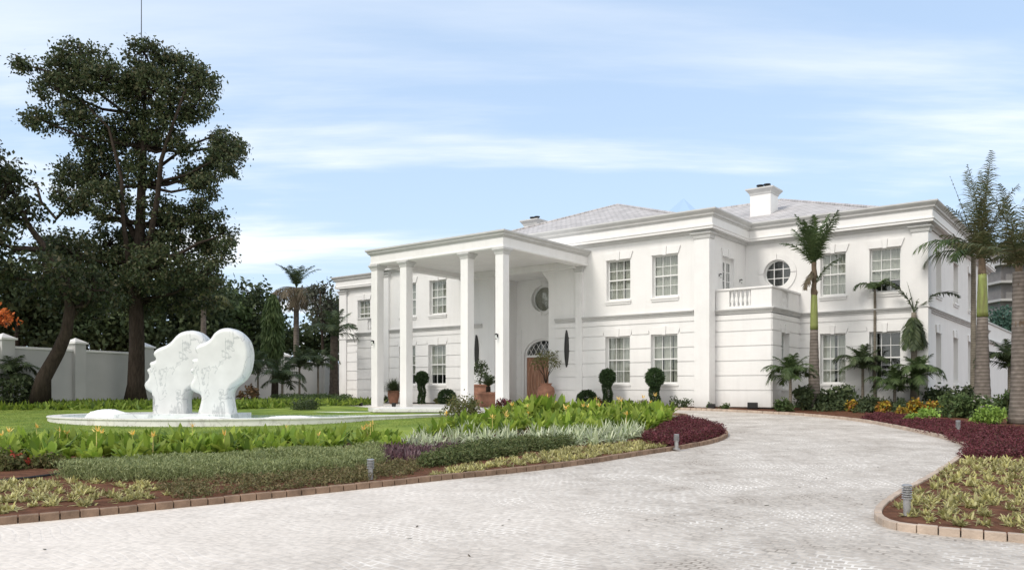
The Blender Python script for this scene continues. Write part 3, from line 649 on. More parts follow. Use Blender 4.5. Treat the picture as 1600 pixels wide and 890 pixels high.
# plinth
mb = MB(); out_path = [(XL, DV), (XL, WV_), (BX0, WV_), (BX0, 0), (XC0, 0), (XC0, CV), (XC1, CV), (XC1, 0), (BX1, 0), (BX1, WV_), (XR, WV_), (XR, DV)]
sweep(mb, out_path, [(-.03, -.35), (-.03, -.001), (-.25, -.001), (-.25, -.35)]); mb.build('plinth', MPL, villa)
# top cornice
top_path = [(XL, DV), (XL, WV_), (XC0, WV_), (XC0, CV), (XC1, CV), (XC1, WV_), (XR, WV_), (XR, DV)]
mb = MB(); sweep(mb, top_path + [], [(-.25, 6.981), (.30, 6.981), (.30, 7.05), (.33, 7.08), (.33, 7.12), (.27, 7.14), (.27, 7.42), (-.25, 7.42)], closed=True); fr = mb.build('frieze', MT, villa)
mb = MB(); sweep(mb, top_path, [(-.25, 7.421), (.29, 7.421), (.30, 7.46), (.36, 7.50), (.37, 7.56), (.45, 7.64), (.48, 7.68), (.48, 7.73), (-.25, 7.73)], closed=True); mb.build('cornice', MCOR, villa)
mb = MB(); sweep(mb, top_path, [(-.005, 6.86), (.06, 6.86), (.09, 6.92), (.14, 6.978), (-.005, 6.978)], closed=True); mb.build('bed_moulding', MCOR, villa)
# belt courses
BP = [(.0, 3.66), (.05, 3.66), (.05, 3.70), (.10, 3.74), (.10, 3.77), (.15, 3.80), (.15, 3.84), (.0, 3.86)]
mb = MB()
for path in ([(XL, DV), (XL, WV_), (BX0 , WV_), (BX0, 0.0), (XC0 - .01, 0.0)], [(XC1 + .01, 0), (BX1, 0), (BX1, WV_), (XR, WV_), (XR, DV)], [(-20.3, CV), (-15.05, CV)], [(-14.7, CV), (-13.9, CV)], [(-9.6, CV), (-8.5, CV)], [(-8.15, CV), (-2.91, CV)]):
    sweep(mb, path, BP)
mb.build('belt_course', MCOR, villa)
# pilasters
def pilaster(x0, x1, y, zt=6.86, proud=.12, side=0):
    mb = MB(); mb.box(x0, x1, y - proud, y + .02 if not side else y + .45, -.0, zt - .22)
    p = mb.build('pilaster', MT, villa)
    c = MB(); q = [(x0, y + .3 * (side != 0)), (x0, y - proud), (x1, y - proud), (x1, y + .3 * (side != 0))]
    if not side: q = [(x0, y), (x0, y - proud), (x1, y - proud), (x1, y)]
    sweep(c, q, [(0.0, zt - .22), (.03, zt - .22), (.05, zt - .15), (.05, zt - .11), (.13, zt - .03), (.13, zt), (-.1, zt), (-.1, zt - .22)]); c.build('capital', MCOR, p)
pilaster(-2.86, XC1 + .08, CV, side=1); pilaster(XC0 - .08, -20.3, CV, side=1)
pilaster(4.25, XR + .1, WV_, side=1); pilaster(XL - .1, -28.15, WV_, side=1)
pilaster(-8.49, -8.15, CV, 6.05, .1); pilaster(-15.05, -14.71, CV, 6.05, .1)
# portico
PF = -6.45; px0, px1 = -15.26, -7.94
for x0 in (px0, -13.49, -10.09, -8.32):
    mb = MB(); mb.box(x0, x0 + .38, PF, PF + .38, -.05, 5.86); c_ = mb.build('column', MT, villa, bevel=.008)
    c = MB(); sweep(c, [(x0, PF + .38), (x0, PF), (x0 + .38, PF), (x0 + .38, PF + .38)], [(0, 5.84), (.02, 5.84), (.03, 5.9), (.08, 5.99), (.10, 6.0), (.10, 6.06), (-.15, 6.06), (-.15, 5.84)], closed=True); c.build('capital', MCOR, c_)
mb = MB(); pp = [(px0, CV), (px0, PF), (px1, PF), (px1, CV)]
sweep(mb, pp, [(-.42, 6.061), (.02, 6.061), (.05, 6.10), (.05, 6.15), (.02, 6.17), (.02, 6.46), (-.42, 6.46)]); mb.box(px0 + .42, px1 - .42, CV - .4, CV - .003, 6.0, 6.28)
pr = mb.build('portico_beam', MT, villa)
mb = MB(); sweep(mb, pp, [(-.42, 6.461), (.03, 6.461), (.05, 6.5), (.12, 6.55), (.13, 6.6), (.20, 6.66), (.20, 6.72), (-.42, 6.72)]); mb.build('portico_cornice', MCOR, pr)
mb = MB(); mb.box(px0 + .2, px1 - .2, PF + .2, CV - .003, 6.285, 6.45); mb.box(px0 + .3, px1 - .3, PF + .3, CV - .003, 6.5, 6.70); mb.build('portico_roof', MT, pr)
mb = MB(); mb.box(px0 - .5, px1 + .55, PF - .55, CV - .1, -.4, -.03); mb.build('portico_floor', MBAS, villa)
# roofs
ZB_ = 7.40
def hip(corners, ridge, name='roof'):
    mb = MB(); v = [(*c, ZB_) for c in corners] + list(ridge); 
    if len(ridge) == 1: mb.add(v, [(0, 1, 4), (1, 2, 4), (2, 3, 4), (3, 0, 4), (3, 2, 1, 0)])
    else: mb.add(v, [(0, 1, 5, 4), (1, 2, 5), (2, 3, 4, 5), (3, 0, 4), (3, 2, 1, 0)])
    return mb.build(name, MROOF, villa)
roof = hip([(XC0 + .1, CV + .1), (XC1 - .1, CV + .1), (XC1 - .1, 17.2), (XC0 + .1, 17.2)], [(-11.6, 8.33, 10.86)])
roofr = hip([(-11.0, WV_ + .1), (XR - .1, WV_ + .1), (XR - .1, DV), (-11.0, DV)], [(-10.5, 11.45, 10.56), (-3.6, 11.45, 10.56)])
roofl = hip([(XL + .1, WV_ + .1), (-12.0, WV_ + .1), (-12.0, DV), (XL + .1, DV)], [(-20, 11.45, 10.56), (-12.5, 11.45, 10.56)])
for ro, segs in ((roof, [((XC0, CV, ZB_), (-11.6, 8.33, 10.86)), ((XC1, CV, ZB_), (-11.6, 8.33, 10.86))]), (roofr, [((XR, WV_, ZB_), (-3.6, 11.45, 10.56)), ((-9, 11.45, 10.56), (-3.6, 11.45, 10.56)), ((XR, DV, ZB_), (-3.6, 11.45, 10.56))])):
    mb = MB()
    for a, b in segs: mb.tube([a, b], .07, 8)
    mb.build('ridge_cap', MROOF, ro)
def chimney(x, y, zb, zt, wx, wy, ro):
    mb = MB(); mb.box(x - wx, x, y, y + wy, zb, zt - .3); ch = mb.build('chimney', MT, ro)
    c = MB(); sweep(c, [(x - wx, y + wy), (x - wx, y), (x, y), (x, y + wy)], [(0, zt - .3), (.03, zt - .3), (.05, zt - .22), (.16, zt - .08), (.18, zt - .07), (.18, zt), (-.2, zt), (-.2, zt - .3)], closed=True); c.build('chimney_cap', MCOR, ch)
    p = MB()
    for k in range(2): p.lathe([(.14, 0), (.14, .1), (.11, .13), (.11, .18), (.17, .2), (.17, .26)], 14, (x - wx * (.35 + .35 * k), y + wy * .5, zt + .002))
    p.build('chimney_pot', MBK, ch)
chimney(-2.75, 7.5, 8.4, 10.35, 1.0, 1.0, roofr); chimney(-16.6, 7.6, 8.3, 10.62, .95, 1.0, roof)
mb = MB(); sx_, sy_ = -9.9, 13.0
mb.add([(sx_ - 1.6, sy_ - 1.6, 9.9), (sx_ + 1.6, sy_ - 1.6, 9.9), (sx_ + 1.6, sy_ + 1.6, 9.9), (sx_ - 1.6, sy_ + 1.6, 9.9), (sx_, sy_, 11.85)], [(0, 1, 4), (1, 2, 4), (2, 3, 4), (3, 0, 4), (3, 2, 1, 0)])
mb.build('skylight', glassmat('skylight_glass', (0.97, 0.985, 0.99), 1.15), roof)
# low service range behind the right wing
mb = MB(); mb.box(2.0, XR - .3, DV + .26, 40, -.3, 4.4); sv = mb.build('service_range', MW, villa)
mb = MB(); sweep(mb, [(XR - .3, DV + .3), (XR - .3, 40)], [(0, 3.3), (.08, 3.3), (.14, 3.42), (.14, 3.48), (0, 3.5)]); sweep(mb, [(XR - .3, DV + .3), (XR - .3, 40)], [(-.3, 4.401), (.06, 4.401), (.06, 4.5), (-.3, 4.5)]); mb.build('parapet_moulding', MCOR, sv)

# ---- wall lanterns and bronze shields (hung on the house)
def lantern(loc, rz, label, s=1.0):
    t = empty('wall_lantern', loc, rz, label, 'lantern', 'lanterns on the villa')
    b = MB(); b.box(-.04, .04, -.02, 0, -.08, .08); b.tube([(0, -.02, .04), (0, -.1, .1), (0, -.13, .07)], .01, 6); b.build('bracket', MBK, t)
    g = MB(); g.lathe([(.035, -.15), (.065, .02)], 6, (0, -.13, 0)); g.build('lantern_glass', MGL, t)
    c = MB(); c.lathe([(.08, .022), (.05, .06), (.01, .1)], 6, (0, -.13, 0)); c.lathe([(.015, -.19), (.045, -.152)], 6, (0, -.13, 0)); c.build('lantern_cap', MBK, t)
    t.scale = (s, s, s); return t
FR = R(-37.8257)
lantern(H(-8.2, PF - .002, 2.75), FR, 'small black lantern on the front of the right corner column', .8)
lantern(H(-15.1, PF - .002, 2.75), FR, 'small black lantern on the front of the far left column', .8)
lantern(H(XC1 + .002, .45, 5.3), FR + R(90), 'small black lantern on the pilaster side of the balcony door', .65)
lantern(H(XC1 + .002, 2.6, 5.3), FR + R(90), 'small black lantern in the corner beside the round window', .65)
for x, lb in ((-8.99, 'tall dark pointed oval shield on the wall right of the entrance'), (-14.25, 'tall dark pointed oval shield half hidden behind a portico column')):
    mb = MB(); n = 16; zc_, hh, ww = 2.5, .83, .145
    P_ = [(ww * math.cos(math.pi * (k / n - .5)) , hh * math.sin(math.pi * (k / n - .5))) for k in range(n + 1)]
    pr_ = [(abs(a) ** 1.15 * ww / ww ** 1.15, b) for a, b in P_]
    vs = []; fs = []
    for j, (a, b) in enumerate(pr_): vs += [(-a, 0, b), (-a * .6, -.05, b), (0, -.075, b), (a * .6, -.05, b), (a, 0, b)]
    for j in range(n):
        for k in range(4): fs.append((j * 5 + k, j * 5 + k + 1, j * 5 + 6 + k, j * 5 + 5 + k))
        fs.append((j * 5 + 4, j * 5, j * 5 + 5, j * 5 + 9))
    mb.add(vs, fs); o = mb.build('wall_shield', MBZ, smooth=True); o.location = H(x, CV - .03, zc_); o.rotation_euler = (0, 0, FR); tag(o, lb, 'wall ornament', 'dark oval shields flanking the entrance')


# =================================================================== fountain and sculptures
def onplane(px, v):
    r = (px - 800) / 1250; ux, uy = -ca, -sa; vx, vy = -sa, ca     # local -x and y axes in the world
    bx, by = HX + vx * v, HY0 + vy * v
    u = (bx - r * by) / (-(ux) + r * uy) if False else (r * by - bx) / (ux - r * uy)
    return bx + ux * u, by + uy * u
def at(px, py, Y): return Vector(((px - 800) / 1250 * Y, Y, EYE + (606 - py) / 1250 * Y))
MWAT = mat('fountain_water', (0.62, 0.76, 0.73), 0.08, 0.12, 1.2, 0.35, 5, 0.5)
MFOAM = mat('white_foam', (0.82, 0.84, 0.84), 0.6, 0.06, 6, 0.6, 25)
fx, fy, frx, fry = -9.25, 25.85, 5.35, 3.72
ell = [(fx + frx * math.cos(R(a)), fy + fry * math.sin(R(a))) for a in range(-36, -311, -6)]   # clockwise: front, left, back
arm_back = [(-4.6, 29.3), (-3.0, 29.9), (-0.9, 29.7)]; arm_front = [(-0.6, 27.6), (-2.2, 26.4), (-3.5, 25.3), (-4.4, 24.5)]
bas_path = list(reversed(ell + arm_back + arm_front))
fountain = empty('fountain', (fx, fy, 0), 0, 'wide low white marble fountain basin set in the lawn below the sculptures', 'fountain')
RT = 1.0
def rel(pts): return [(x - fx, y - fy) for x, y in pts]
mb = MB(); sweep(mb, rel(bas_path), [(0, .5), (0, RT - .05), (.03, RT - .045), (.03, RT), (-.36, RT), (-.36, .6)], closed=True); mb.build('basin', MBAS, fountain, bevel=.008)
mb = MB(); mb.add([(x, y, RT - .055) for x, y in rel(bas_path)], [tuple(range(len(bas_path)))]); mb.build('water', MWAT, fountain)
mb = MB(); mb.box(-2.8, .75, -1.65, .25, .6, 1.06); mb.build('plinth', MMAR, fountain, bevel=.01)
# foaming jets
def foam(x, y, rx, ry, h):
    V = []; n, m = 24, 8
    mb = MB(); vs = [];
    for j in range(m + 1):
        t = j / m
        for k in range(n):
            a = 2 * math.pi * k / n; q = (1 - t) * (1 + .12 * math.sin(3 * a + j) + .06 * math.sin(7 * a + 2 * j)); vs.append((x + rx * q * math.cos(a), y + ry * q * math.sin(a), RT - .07 + h * (1 - (1 - t) ** 2) ** .7 + .012 * math.sin(5 * a + 3 * j)))
    fs = [(j * n + k, j * n + (k + 1) % n, (j + 1) * n + (k + 1) % n, (j + 1) * n + k) for j in range(m) for k in range(n)]
    mb.add(vs, fs); mb.build('foam', MFOAM, fountain, smooth=True)
foam(-3.35, -.9, .75, .5, .26); foam(.2, -2.3, .9, .3, .09); foam(2.6, -1.6, 1.0, .3, .08)
mb = MB(); mb.flat(rel([(-5.3, 29.45), (-4.9, 28.2), (-1.2, 28.35), (-.9, 29.9), (-3.6, 31.4)]), RT + .002, RT + .12); mb.build('upper_tier', MBAS, fountain, bevel=.008)

def zpath(z): return [(210 + x / 4.686, 490 + y / 4.686) for x, y in z]
HL = zpath([(173, 733), (180, 685), (187, 640), (185, 606), (168, 582), (135, 562), (108, 540), (99, 510), (109, 485), (126, 464), (130, 440), (120, 417), (117, 399), (128, 386), (146, 380), (136, 370), (135, 353), (144, 341), (168, 332), (180, 320), (167, 305), (163, 280), (172, 260), (200, 240), (250, 220), (290, 190), (320, 155), (360, 125), (420, 112), (450, 114), (490, 128), (530, 160), (556, 200), (572, 250), (574, 310), (560, 400), (520, 480), (460, 525), (425, 550), (408, 580), (403, 620), (403, 660), (408, 733)])
HR = zpath([(480, 733), (487, 700), (500, 650), (508, 605), (500, 580), (478, 570), (448, 555), (432, 530), (430, 505), (440, 480), (452, 462), (452, 438), (434, 420), (428, 402), (438, 388), (470, 380), (478, 373), (446, 352), (442, 330), (456, 317), (488, 312), (500, 300), (476, 280), (463, 256), (466, 236), (500, 212), (540, 196), (575, 170), (600, 133), (640, 104), (690, 94), (750, 106), (800, 138), (838, 184), (856, 235), (863, 290), (858, 350), (845, 410), (820, 458), (790, 490), (750, 522), (728, 555), (722, 595), (727, 640), (735, 690), (742, 733)])
def sculpture(pts, Y, label, T=.40):
    P = [at(x, y, Y) for x, y in pts]; cx = sum(p.x for p in P) / len(P); zb = min(p.z for p in P)
    Q = smooth_path([(P[0].x - cx, -.45)] + [(p.x - cx, p.z - zb) for p in P] + [(P[-1].x - cx, -.45)], 4); n = len(Q); A = np.array(Q)
    tg = unit(np.roll(A, -1, 0) - np.roll(A, 1, 0)); nr = np.stack([tg[:, 1], -tg[:, 0]], -1)
    if sum(Q[i][0] * Q[(i + 1) % n][1] - Q[(i + 1) % n][0] * Q[i][1] for i in range(n)) > 0: nr = -nr     # inward
    mb = MB()
    for ins, th in [(.13 * (1 - math.cos(k * math.pi / 16)), .12 + (T - .12) * math.sin(k * math.pi / 16)) for k in range(9)]:
        B = A + nr * ins; mb.prism([tuple(q) for q in B], -th, th, lambda a, n_, b: (a, n_, b))
    ob = mb.build('marble_head', MMAR); ob.location = (cx, Y, zb - .05); ob.rotation_euler = (0, 0, R(4))
    tr = ob.modifiers.new('tri', 'TRIANGULATE'); tr.ngon_method = 'BEAUTY'
    rm = ob.modifiers.new('remesh', 'REMESH'); rm.mode = 'VOXEL'; rm.voxel_size = .02; rm.use_smooth_shade = True
    sm = ob.modifiers.new('smooth', 'SMOOTH'); sm.factor = .5; sm.iterations = 5
    return tag(ob, label, 'sculpture')
sculpture(HL, 25.3, 'white marble head profile with domed brow, behind and left of its twin')
sculpture(HR, 24.75, 'white marble head profile overlapping the other, taller with larger skull')

# =================================================================== garden wall
wd_ = Vector((0.355, 0.935)).normalized(); w0 = Vector((-20.1, 31.4))
gw_ = empty('garden_wall', (w0.x, w0.y, 0), math.atan2(wd_.y, wd_.x), 'long white garden wall with capped square pillars behind the trees', 'wall')
mb = MB(); mb.box(-14, 34, -.12, .12, .5, 3.42); mb.build('wall_panel', MGARD, gw_)
mb = MB(); mb.box(-14, 34, -.17, .17, 3.421, 3.52); mb.build('wall_coping', MT, gw_, bevel=.01)
for px in (-70, 5, 118, 226, 330, 442, 505):
    r = (px - 800) / 1250; t = (r * w0.y - w0.x) / (wd_.x - r * wd_.y)
    m = MB(); m.box(t - .27, t + .27, -.3, .3, .5, 3.75); p = m.build('pillar', MGARD, gw_)
    c = MB(); c.box(t - .34, t + .34, -.37, .37, 3.751, 3.83); c.add([(t - .31, -.34, 3.831), (t + .31, -.34, 3.831), (t + .31, .34, 3.831), (t - .31, .34, 3.831), (t, 0, 4.02)], [(0, 1, 4), (1, 2, 4), (2, 3, 4), (3, 0, 4), (3, 2, 1, 0)]); c.build('pillar_cap', MT, p)

# =================================================================== plant materials
L_TREE = leafmat('tree_leaf', [(0.028, 0.042, 0.022), (0.044, 0.064, 0.028), (0.075, 0.095, 0.038), (0.095, 0.085, 0.045)], .28)
L_DARK = leafmat('dark_leaf', [(0.045, 0.066, 0.034), (0.07, 0.10, 0.044), (0.105, 0.13, 0.058)], .3)
L_MID = leafmat('mid_leaf', [(0.05, 0.085, 0.03), (0.075, 0.115, 0.04), (0.11, 0.15, 0.055)], .25)
L_PALM = leafmat('palm_leaf', [(0.05, 0.085, 0.03), (0.075, 0.115, 0.04), (0.11, 0.15, 0.055)], .25)
L_PALMB = leafmat('dry_palm_leaf', [(0.11, 0.085, 0.055), (0.15, 0.12, 0.08), (0.075, 0.075, 0.04)], .25)
L_ROYAL = leafmat('royal_palm_leaf', [(0.06, 0.08, 0.035), (0.09, 0.105, 0.045), (0.13, 0.13, 0.06), (0.15, 0.125, 0.07)], .35)
L_TOP = leafmat('topiary_leaf', [(0.02, 0.045, 0.018), (0.035, 0.065, 0.022), (0.05, 0.085, 0.03)], .15)
L_HEL = leafmat('heliconia_leaf', [(0.14, 0.235, 0.03), (0.25, 0.36, 0.045), (0.38, 0.47, 0.08), (0.08, 0.15, 0.025)], .4)
L_FLO = leafmat('yellow_flower', [(0.85, 0.60, 0.10), (0.9, 0.76, 0.34), (0.85, 0.45, 0.05)], .3)
L_LAV = leafmat('silver_leaf', [(0.27, 0.31, 0.13), (0.40, 0.44, 0.23), (0.16, 0.20, 0.07), (0.33, 0.35, 0.15)], .3)
L_PUR = leafmat('purple_leaf', [(0.09, 0.045, 0.055), (0.14, 0.075, 0.085), (0.24, 0.17, 0.18), (0.06, 0.03, 0.035)], .2)
L_BUR = leafmat('burgundy_leaf', [(0.13, 0.03, 0.042), (0.18, 0.045, 0.058), (0.23, 0.075, 0.085), (0.08, 0.022, 0.026), (0.10, 0.06, 0.03)], .25)
L_JUN = leafmat('low_shrub_leaf', [(0.12, 0.13, 0.045), (0.16, 0.17, 0.06), (0.085, 0.10, 0.035), (0.19, 0.15, 0.07)], .25)
L_STR = leafmat('striped_leaf', [(0.34, 0.40, 0.20), (0.58, 0.62, 0.42), (0.70, 0.72, 0.56), (0.18, 0.25, 0.09)], .35)
L_YEL = leafmat('variegated_leaf', [(0.40, 0.37, 0.13), (0.50, 0.47, 0.20), (0.62, 0.58, 0.32), (0.24, 0.22, 0.07)], .3)
L_CRO = leafmat('croton_leaf', [(0.62, 0.42, 0.04), (0.40, 0.34, 0.05), (0.35, 0.12, 0.03), (0.12, 0.16, 0.04)], .25)
L_LIME = leafmat('lime_leaf', [(0.20, 0.32, 0.06), (0.30, 0.44, 0.09), (0.14, 0.22, 0.05)], .3)
L_GRS = leafmat('grass_blade', [(0.21, 0.29, 0.06), (0.28, 0.36, 0.085), (0.16, 0.23, 0.05), (0.33, 0.36, 0.11)], .35)
L_RED = leafmat('red_flower', [(0.45, 0.05, 0.04), (0.55, 0.12, 0.08)], .3)
L_ORG = leafmat('orange_flower', [(0.6, 0.14, 0.04), (0.7, 0.22, 0.05)], .3)
L_WHT = leafmat('white_flower', [(0.75, 0.75, 0.72), (0.8, 0.72, 0.7)], .3)
MRING = None
def ringmat(name, c1, c2, freq):
    m = bpy.data.materials.new(name); m.use_nodes = True; t = m.node_tree; b = t.nodes['Principled BSDF']; b.inputs['Roughness'].default_value = .85; b.inputs['Specular IOR Level'].default_value = .2
    tc = N(t, 'ShaderNodeTexCoord'); wv = N(t, 'ShaderNodeTexWave'); wv.bands_direction = 'Z'; wv.inputs['Scale'].default_value = freq; wv.inputs['Distortion'].default_value = 1.2; wv.inputs['Detail'].default_value = 3; wv.inputs['Detail Scale'].default_value = 2
    lk(t, tc.outputs['Object'], wv.inputs[0]); r = N(t, 'ShaderNodeValToRGB'); r.color_ramp.elements[0].color = (*c1, 1); r.color_ramp.elements[1].color = (*c2, 1); r.color_ramp.elements[0].position = .55; r.color_ramp.elements[1].position = .95
    n = N(t, 'ShaderNodeTexNoise'); n.inputs['Scale'].default_value = 5; n.inputs['Detail'].default_value = 8; lk(t, tc.outputs['Object'], n.inputs[0]); r4 = N(t, 'ShaderNodeMapRange'); r4.inputs[1].default_value = .3; r4.inputs[2].default_value = .7; r4.inputs[3].default_value = .65; r4.inputs[4].default_value = 1.15; lk(t, n.outputs[0], r4.inputs[0])
    mu = N(t, 'ShaderNodeMix', data_type='RGBA', blend_type='MULTIPLY'); mu.inputs[0].default_value = 1; lk(t, wv.outputs[0], r.inputs[0]); lk(t, r.outputs[0], mu.inputs[6]); lk(t, r4.outputs[0], mu.inputs[7]); lk(t, mu.outputs[2], b.inputs['Base Color'])
    return m
MTRK = ringmat('ringed_palm_trunk', (0.15, 0.128, 0.11), (0.23, 0.20, 0.175), 2.6)
MTRK2 = ringmat('thin_palm_trunk', (0.16, 0.14, 0.11), (0.26, 0.23, 0.19), 5)
MSHAFT = mat('green_crownshaft', (0.24, 0.29, 0.08), .5, .5, 2.5, spec=.3, col2=(0.15, 0.15, 0.06), stretch=(3, 3, .5))
MSTEM = mat('plant_stem', (0.14, 0.16, 0.06), .7, .3, 8)
MSHEATH = mat('brown_sheath', (0.17, 0.125, 0.085), .9, .5, 5, .6, 20)

# =================================================================== trees
def tree(name, label, Y, base, lobes, trunk, limbs=(), lm=None, size=.2, ncl=26, nl=26, crad=.45, dz=2.0, cat='tree', group=None, r0=.4, r1=.12, twigs=True):
    global rng
    sd_ = int(abs(base[0]) * 7 + Y * 13 + len(lobes)); rng = np.random.default_rng(sd_); random.seed(sd_)
    """lobes: (px, py, rx, ry) as seen, spread in depth round Y; trunk: picture points"""
    lm = lm or L_TREE; b = at(*base, Y); root = empty(name, b, 0, label, cat, group)
    tp = [at(x, y, Y) - b for x, y in trunk]; n = len(tp); mb = MB()
    mb.tube([p + Vector((random.uniform(-.04, .04), random.uniform(-.1, .1), 0)) if 0 < i < n - 1 else p for i, p in enumerate(tp)], [(r0 + (r1 - r0) * i / (n - 1)) * (1.35 if i == 0 else 1) for i in range(n)], 12)
    for lb, ra, rb in limbs:
        q = [at(x, y, Y + d_) - b for x, y, d_ in lb]; mb.tube(q, [ra + (rb - ra) * i / max(1, len(q) - 1) for i in range(len(q))], 8)
    cen = []
    for x, y, rx, ry in lobes:
        sc_ = Y / 1250; c = np.array(at(x, y, Y) - b) + [0, random.uniform(-dz, dz), 0]; rr = np.array([rx * sc_, max(rx, ry) * sc_ * .9, ry * sc_])
        k = max(9, int(ncl * (rx * ry) / 1600)); u = rsph(k) * rng.uniform(.35, 1.0, (k, 1)) ** .6; cc = c + u * rr; cen.append(cc)
        if twigs:
            up = [p for p in tp if p.z < c[2] + .2] or [tp[-1]]; s_ = min(up, key=lambda p: (p - Vector(c)).length + .3 * abs(p.z - c[2] + 1)); m_ = (s_ + Vector(c)) / 2 + Vector((random.uniform(-.3, .3), random.uniform(-.3, .3), -.25))
            mb.tube([s_, m_, Vector(c)], [.09, .06, .035], 6)
            for e in cc[:max(4, k // 2)]:
                e = Vector(e); mb.tube([Vector(c), (Vector(c) + e) / 2 + Vector((0, 0, .12)), e], [.03, .02, .008], 4, cap=False)
    mb.build('trunk', MBARK, root, smooth=True)
    cen = np.concatenate(cen); V, F = leaf_cloud(cen, crad, nl, size, .8); np_obj('crown', (V, F), lm, root)
    return root
big = [(210 + (x - 210) * .94, 262 + (y - 262) * .90, rx * .92, ry * .92) for x, y, rx, ry in [(90, 98, 42, 24), (50, 100, 16, 10), (140, 82, 48, 24), (235, 70, 34, 24), (290, 90, 42, 32), (325, 120, 32, 24), (105, 140, 42, 30), (180, 125, 52, 34), (250, 140, 55, 40), (310, 160, 38, 28), (80, 195, 32, 18), (135, 190, 46, 32), (200, 200, 46, 38), (265, 200, 40, 28), (345, 205, 32, 28), (372, 245, 28, 36), (330, 240, 26, 24), (95, 265, 42, 30), (150, 270, 46, 34), (225, 270, 30, 30), (300, 270, 32, 24), (335, 300, 24, 26), (175, 330, 46, 32), (250, 335, 34, 28), (310, 340, 38, 26), (150, 390, 46, 34), (335, 375, 30, 24), (250, 395, 38, 24), (365, 412, 14, 26), (300, 395, 34, 22), (120, 330, 26, 16), (225, 110, 40, 30), (155, 230, 40, 20), (290, 230, 30, 16), (205, 420, 50, 26), (95, 310, 18, 14), (160, 440, 60, 40), (255, 445, 60, 40), (335, 450, 36, 30), (115, 410, 50, 34), (205, 385, 46, 32), (200, 490, 60, 30), (290, 485, 44, 26), (280, 360, 44, 30)]]
tree('large_tree', 'tall old spreading tree with dark open crown towering over the lawn', 36, (212, 632), big,
     [(212, 632), (212, 600), (213, 540), (214, 470), (216, 410), (219, 350), (223, 290), (224, 230), (226, 180), (229, 140), (235, 105)],
     [([(216, 410, 0), (235, 370, -.4), (246, 310, -.6), (252, 250, -.8), (268, 200, -1), (290, 140, -1.2)], .16, .05), ([(217, 380, 0), (190, 330, .5), (172, 296, .6), (140, 300, .8), (105, 322, 1.0), (88, 342, 1.0), (64, 315, 1), (56, 285, 1)], .15, .05),
      ([(214, 460, 0), (200, 400, -.6), (192, 340, -1), (190, 280, -1.2), (170, 200, -1), (120, 150, -1)], .13, .04), ([(224, 240, 0), (200, 180, .6), (160, 150, 1), (110, 105, 1.2), (60, 100, 1.3)], .1, .03), ([(222, 300, 0), (250, 260, .8), (290, 230, 1), (340, 210, 1)], .1, .04),
      ([(246, 400, -.4), (275, 400, -.4), (310, 380, -.5), (340, 370, -.5)], .1, .04)], r0=.40, r1=.025, size=.135, ncl=62, nl=54, crad=.31, dz=1.4)
tree('leaning_tree', 'dark tree with leaning trunk at the left edge of the lawn', 31, (62, 628),
     [(18, 265, 34, 26), (0, 310, 36, 40), (45, 335, 30, 20), (20, 380, 40, 30), (75, 385, 42, 30), (0, 430, 50, 40), (60, 440, 50, 34), (110, 430, 40, 30), (-40, 360, 40, 50), (30, 285, 24, 16), (150, 455, 34, 30), (100, 470, 40, 22)],
     [(62, 628), (72, 590), (88, 550), (104, 520), (112, 480), (100, 430), (70, 390), (45, 350), (20, 300)], [([(108, 500, 0), (130, 470, .4), (150, 440, .5)], .14, .05), ([(70, 390, 0), (30, 390, .5), (0, 400, .8)], .12, .04)], r0=.30, r1=.07, size=.17, nl=34, ncl=36, crad=.38)
for i, (lb, Y, base, lobes) in enumerate([
    ('dense dark round tree beyond the wall, directly behind the marble heads', 56, (285, 590), [(285, 438, 50, 24), (250, 462, 36, 34), (325, 465, 40, 34), (285, 490, 55, 36), (260, 530, 50, 30), (320, 525, 45, 35)]),
    ('broad dark tree beyond the wall with a low level top', 64, (395, 590), [(398, 462, 40, 14), (385, 490, 42, 34), (418, 500, 36, 34), (395, 535, 50, 34), (365, 480, 24, 22)]),
    ('dark filler tree beyond the wall left of the flat topped tree', 60, (350, 590), [(350, 500, 34, 34), (340, 535, 42, 34), (362, 470, 20, 18), (310, 550, 40, 26)]),
    ('dark leafy tree beyond the wall at the far left end', 50, (25, 590), [(20, 450, 46, 40), (60, 470, 46, 40), (25, 510, 46, 34), (-10, 490, 36, 46), (70, 520, 40, 24)]),
    ('dark leafy tree beyond the wall between the two lawn trunks', 54, (150, 590), [(140, 460, 46, 40), (180, 480, 46, 44), (150, 520, 56, 30), (110, 500, 40, 40), (190, 530, 40, 30), (230, 500, 26, 34)]),
    ('small dark tree beyond the wall beside the villa corner', 60, (535, 590), [(525, 490, 22, 30), (548, 500, 24, 36), (500, 515, 26, 30), (470, 530, 30, 26), (520, 540, 36, 24), (440, 540, 30, 24)])]):
    tree('wall_tree', lb, Y, base, lobes, [base, (base[0], base[1] - 40), (base[0] + 3, base[1] - 90)], lm=(L_DARK, L_DARK, L_MID, L_DARK, L_DARK, L_DARK)[i], size=.34, ncl=46, nl=34, crad=.8, r0=.3, r1=.1, group='trees beyond the garden wall')
tree('flame_tree', 'small tree with orange red flowers peeping over the wall', 46, (-4, 600), [(2, 494, 16, 9), (-20, 490, 20, 14)], [(-4, 600), (-6, 550), (-8, 505)], lm=L_ORG, size=.2, ncl=60, nl=18, crad=.4, r0=.12, r1=.05)
tree('blue_green_tree', 'blue green bushy tree behind the service range on the right', 62, (1568, 600), [(1560, 495, 18, 18), (1582, 500, 22, 20), (1570, 520, 26, 18), (1600, 510, 22, 26)], [(1568, 600), (1568, 540)], lm=leafmat('blue_leaf', [(0.06, 0.12, 0.09), (0.09, 0.17, 0.13), (0.04, 0.08, 0.05)], .2), size=.28, ncl=60, nl=24, crad=.6, r0=.2, r1=.1)
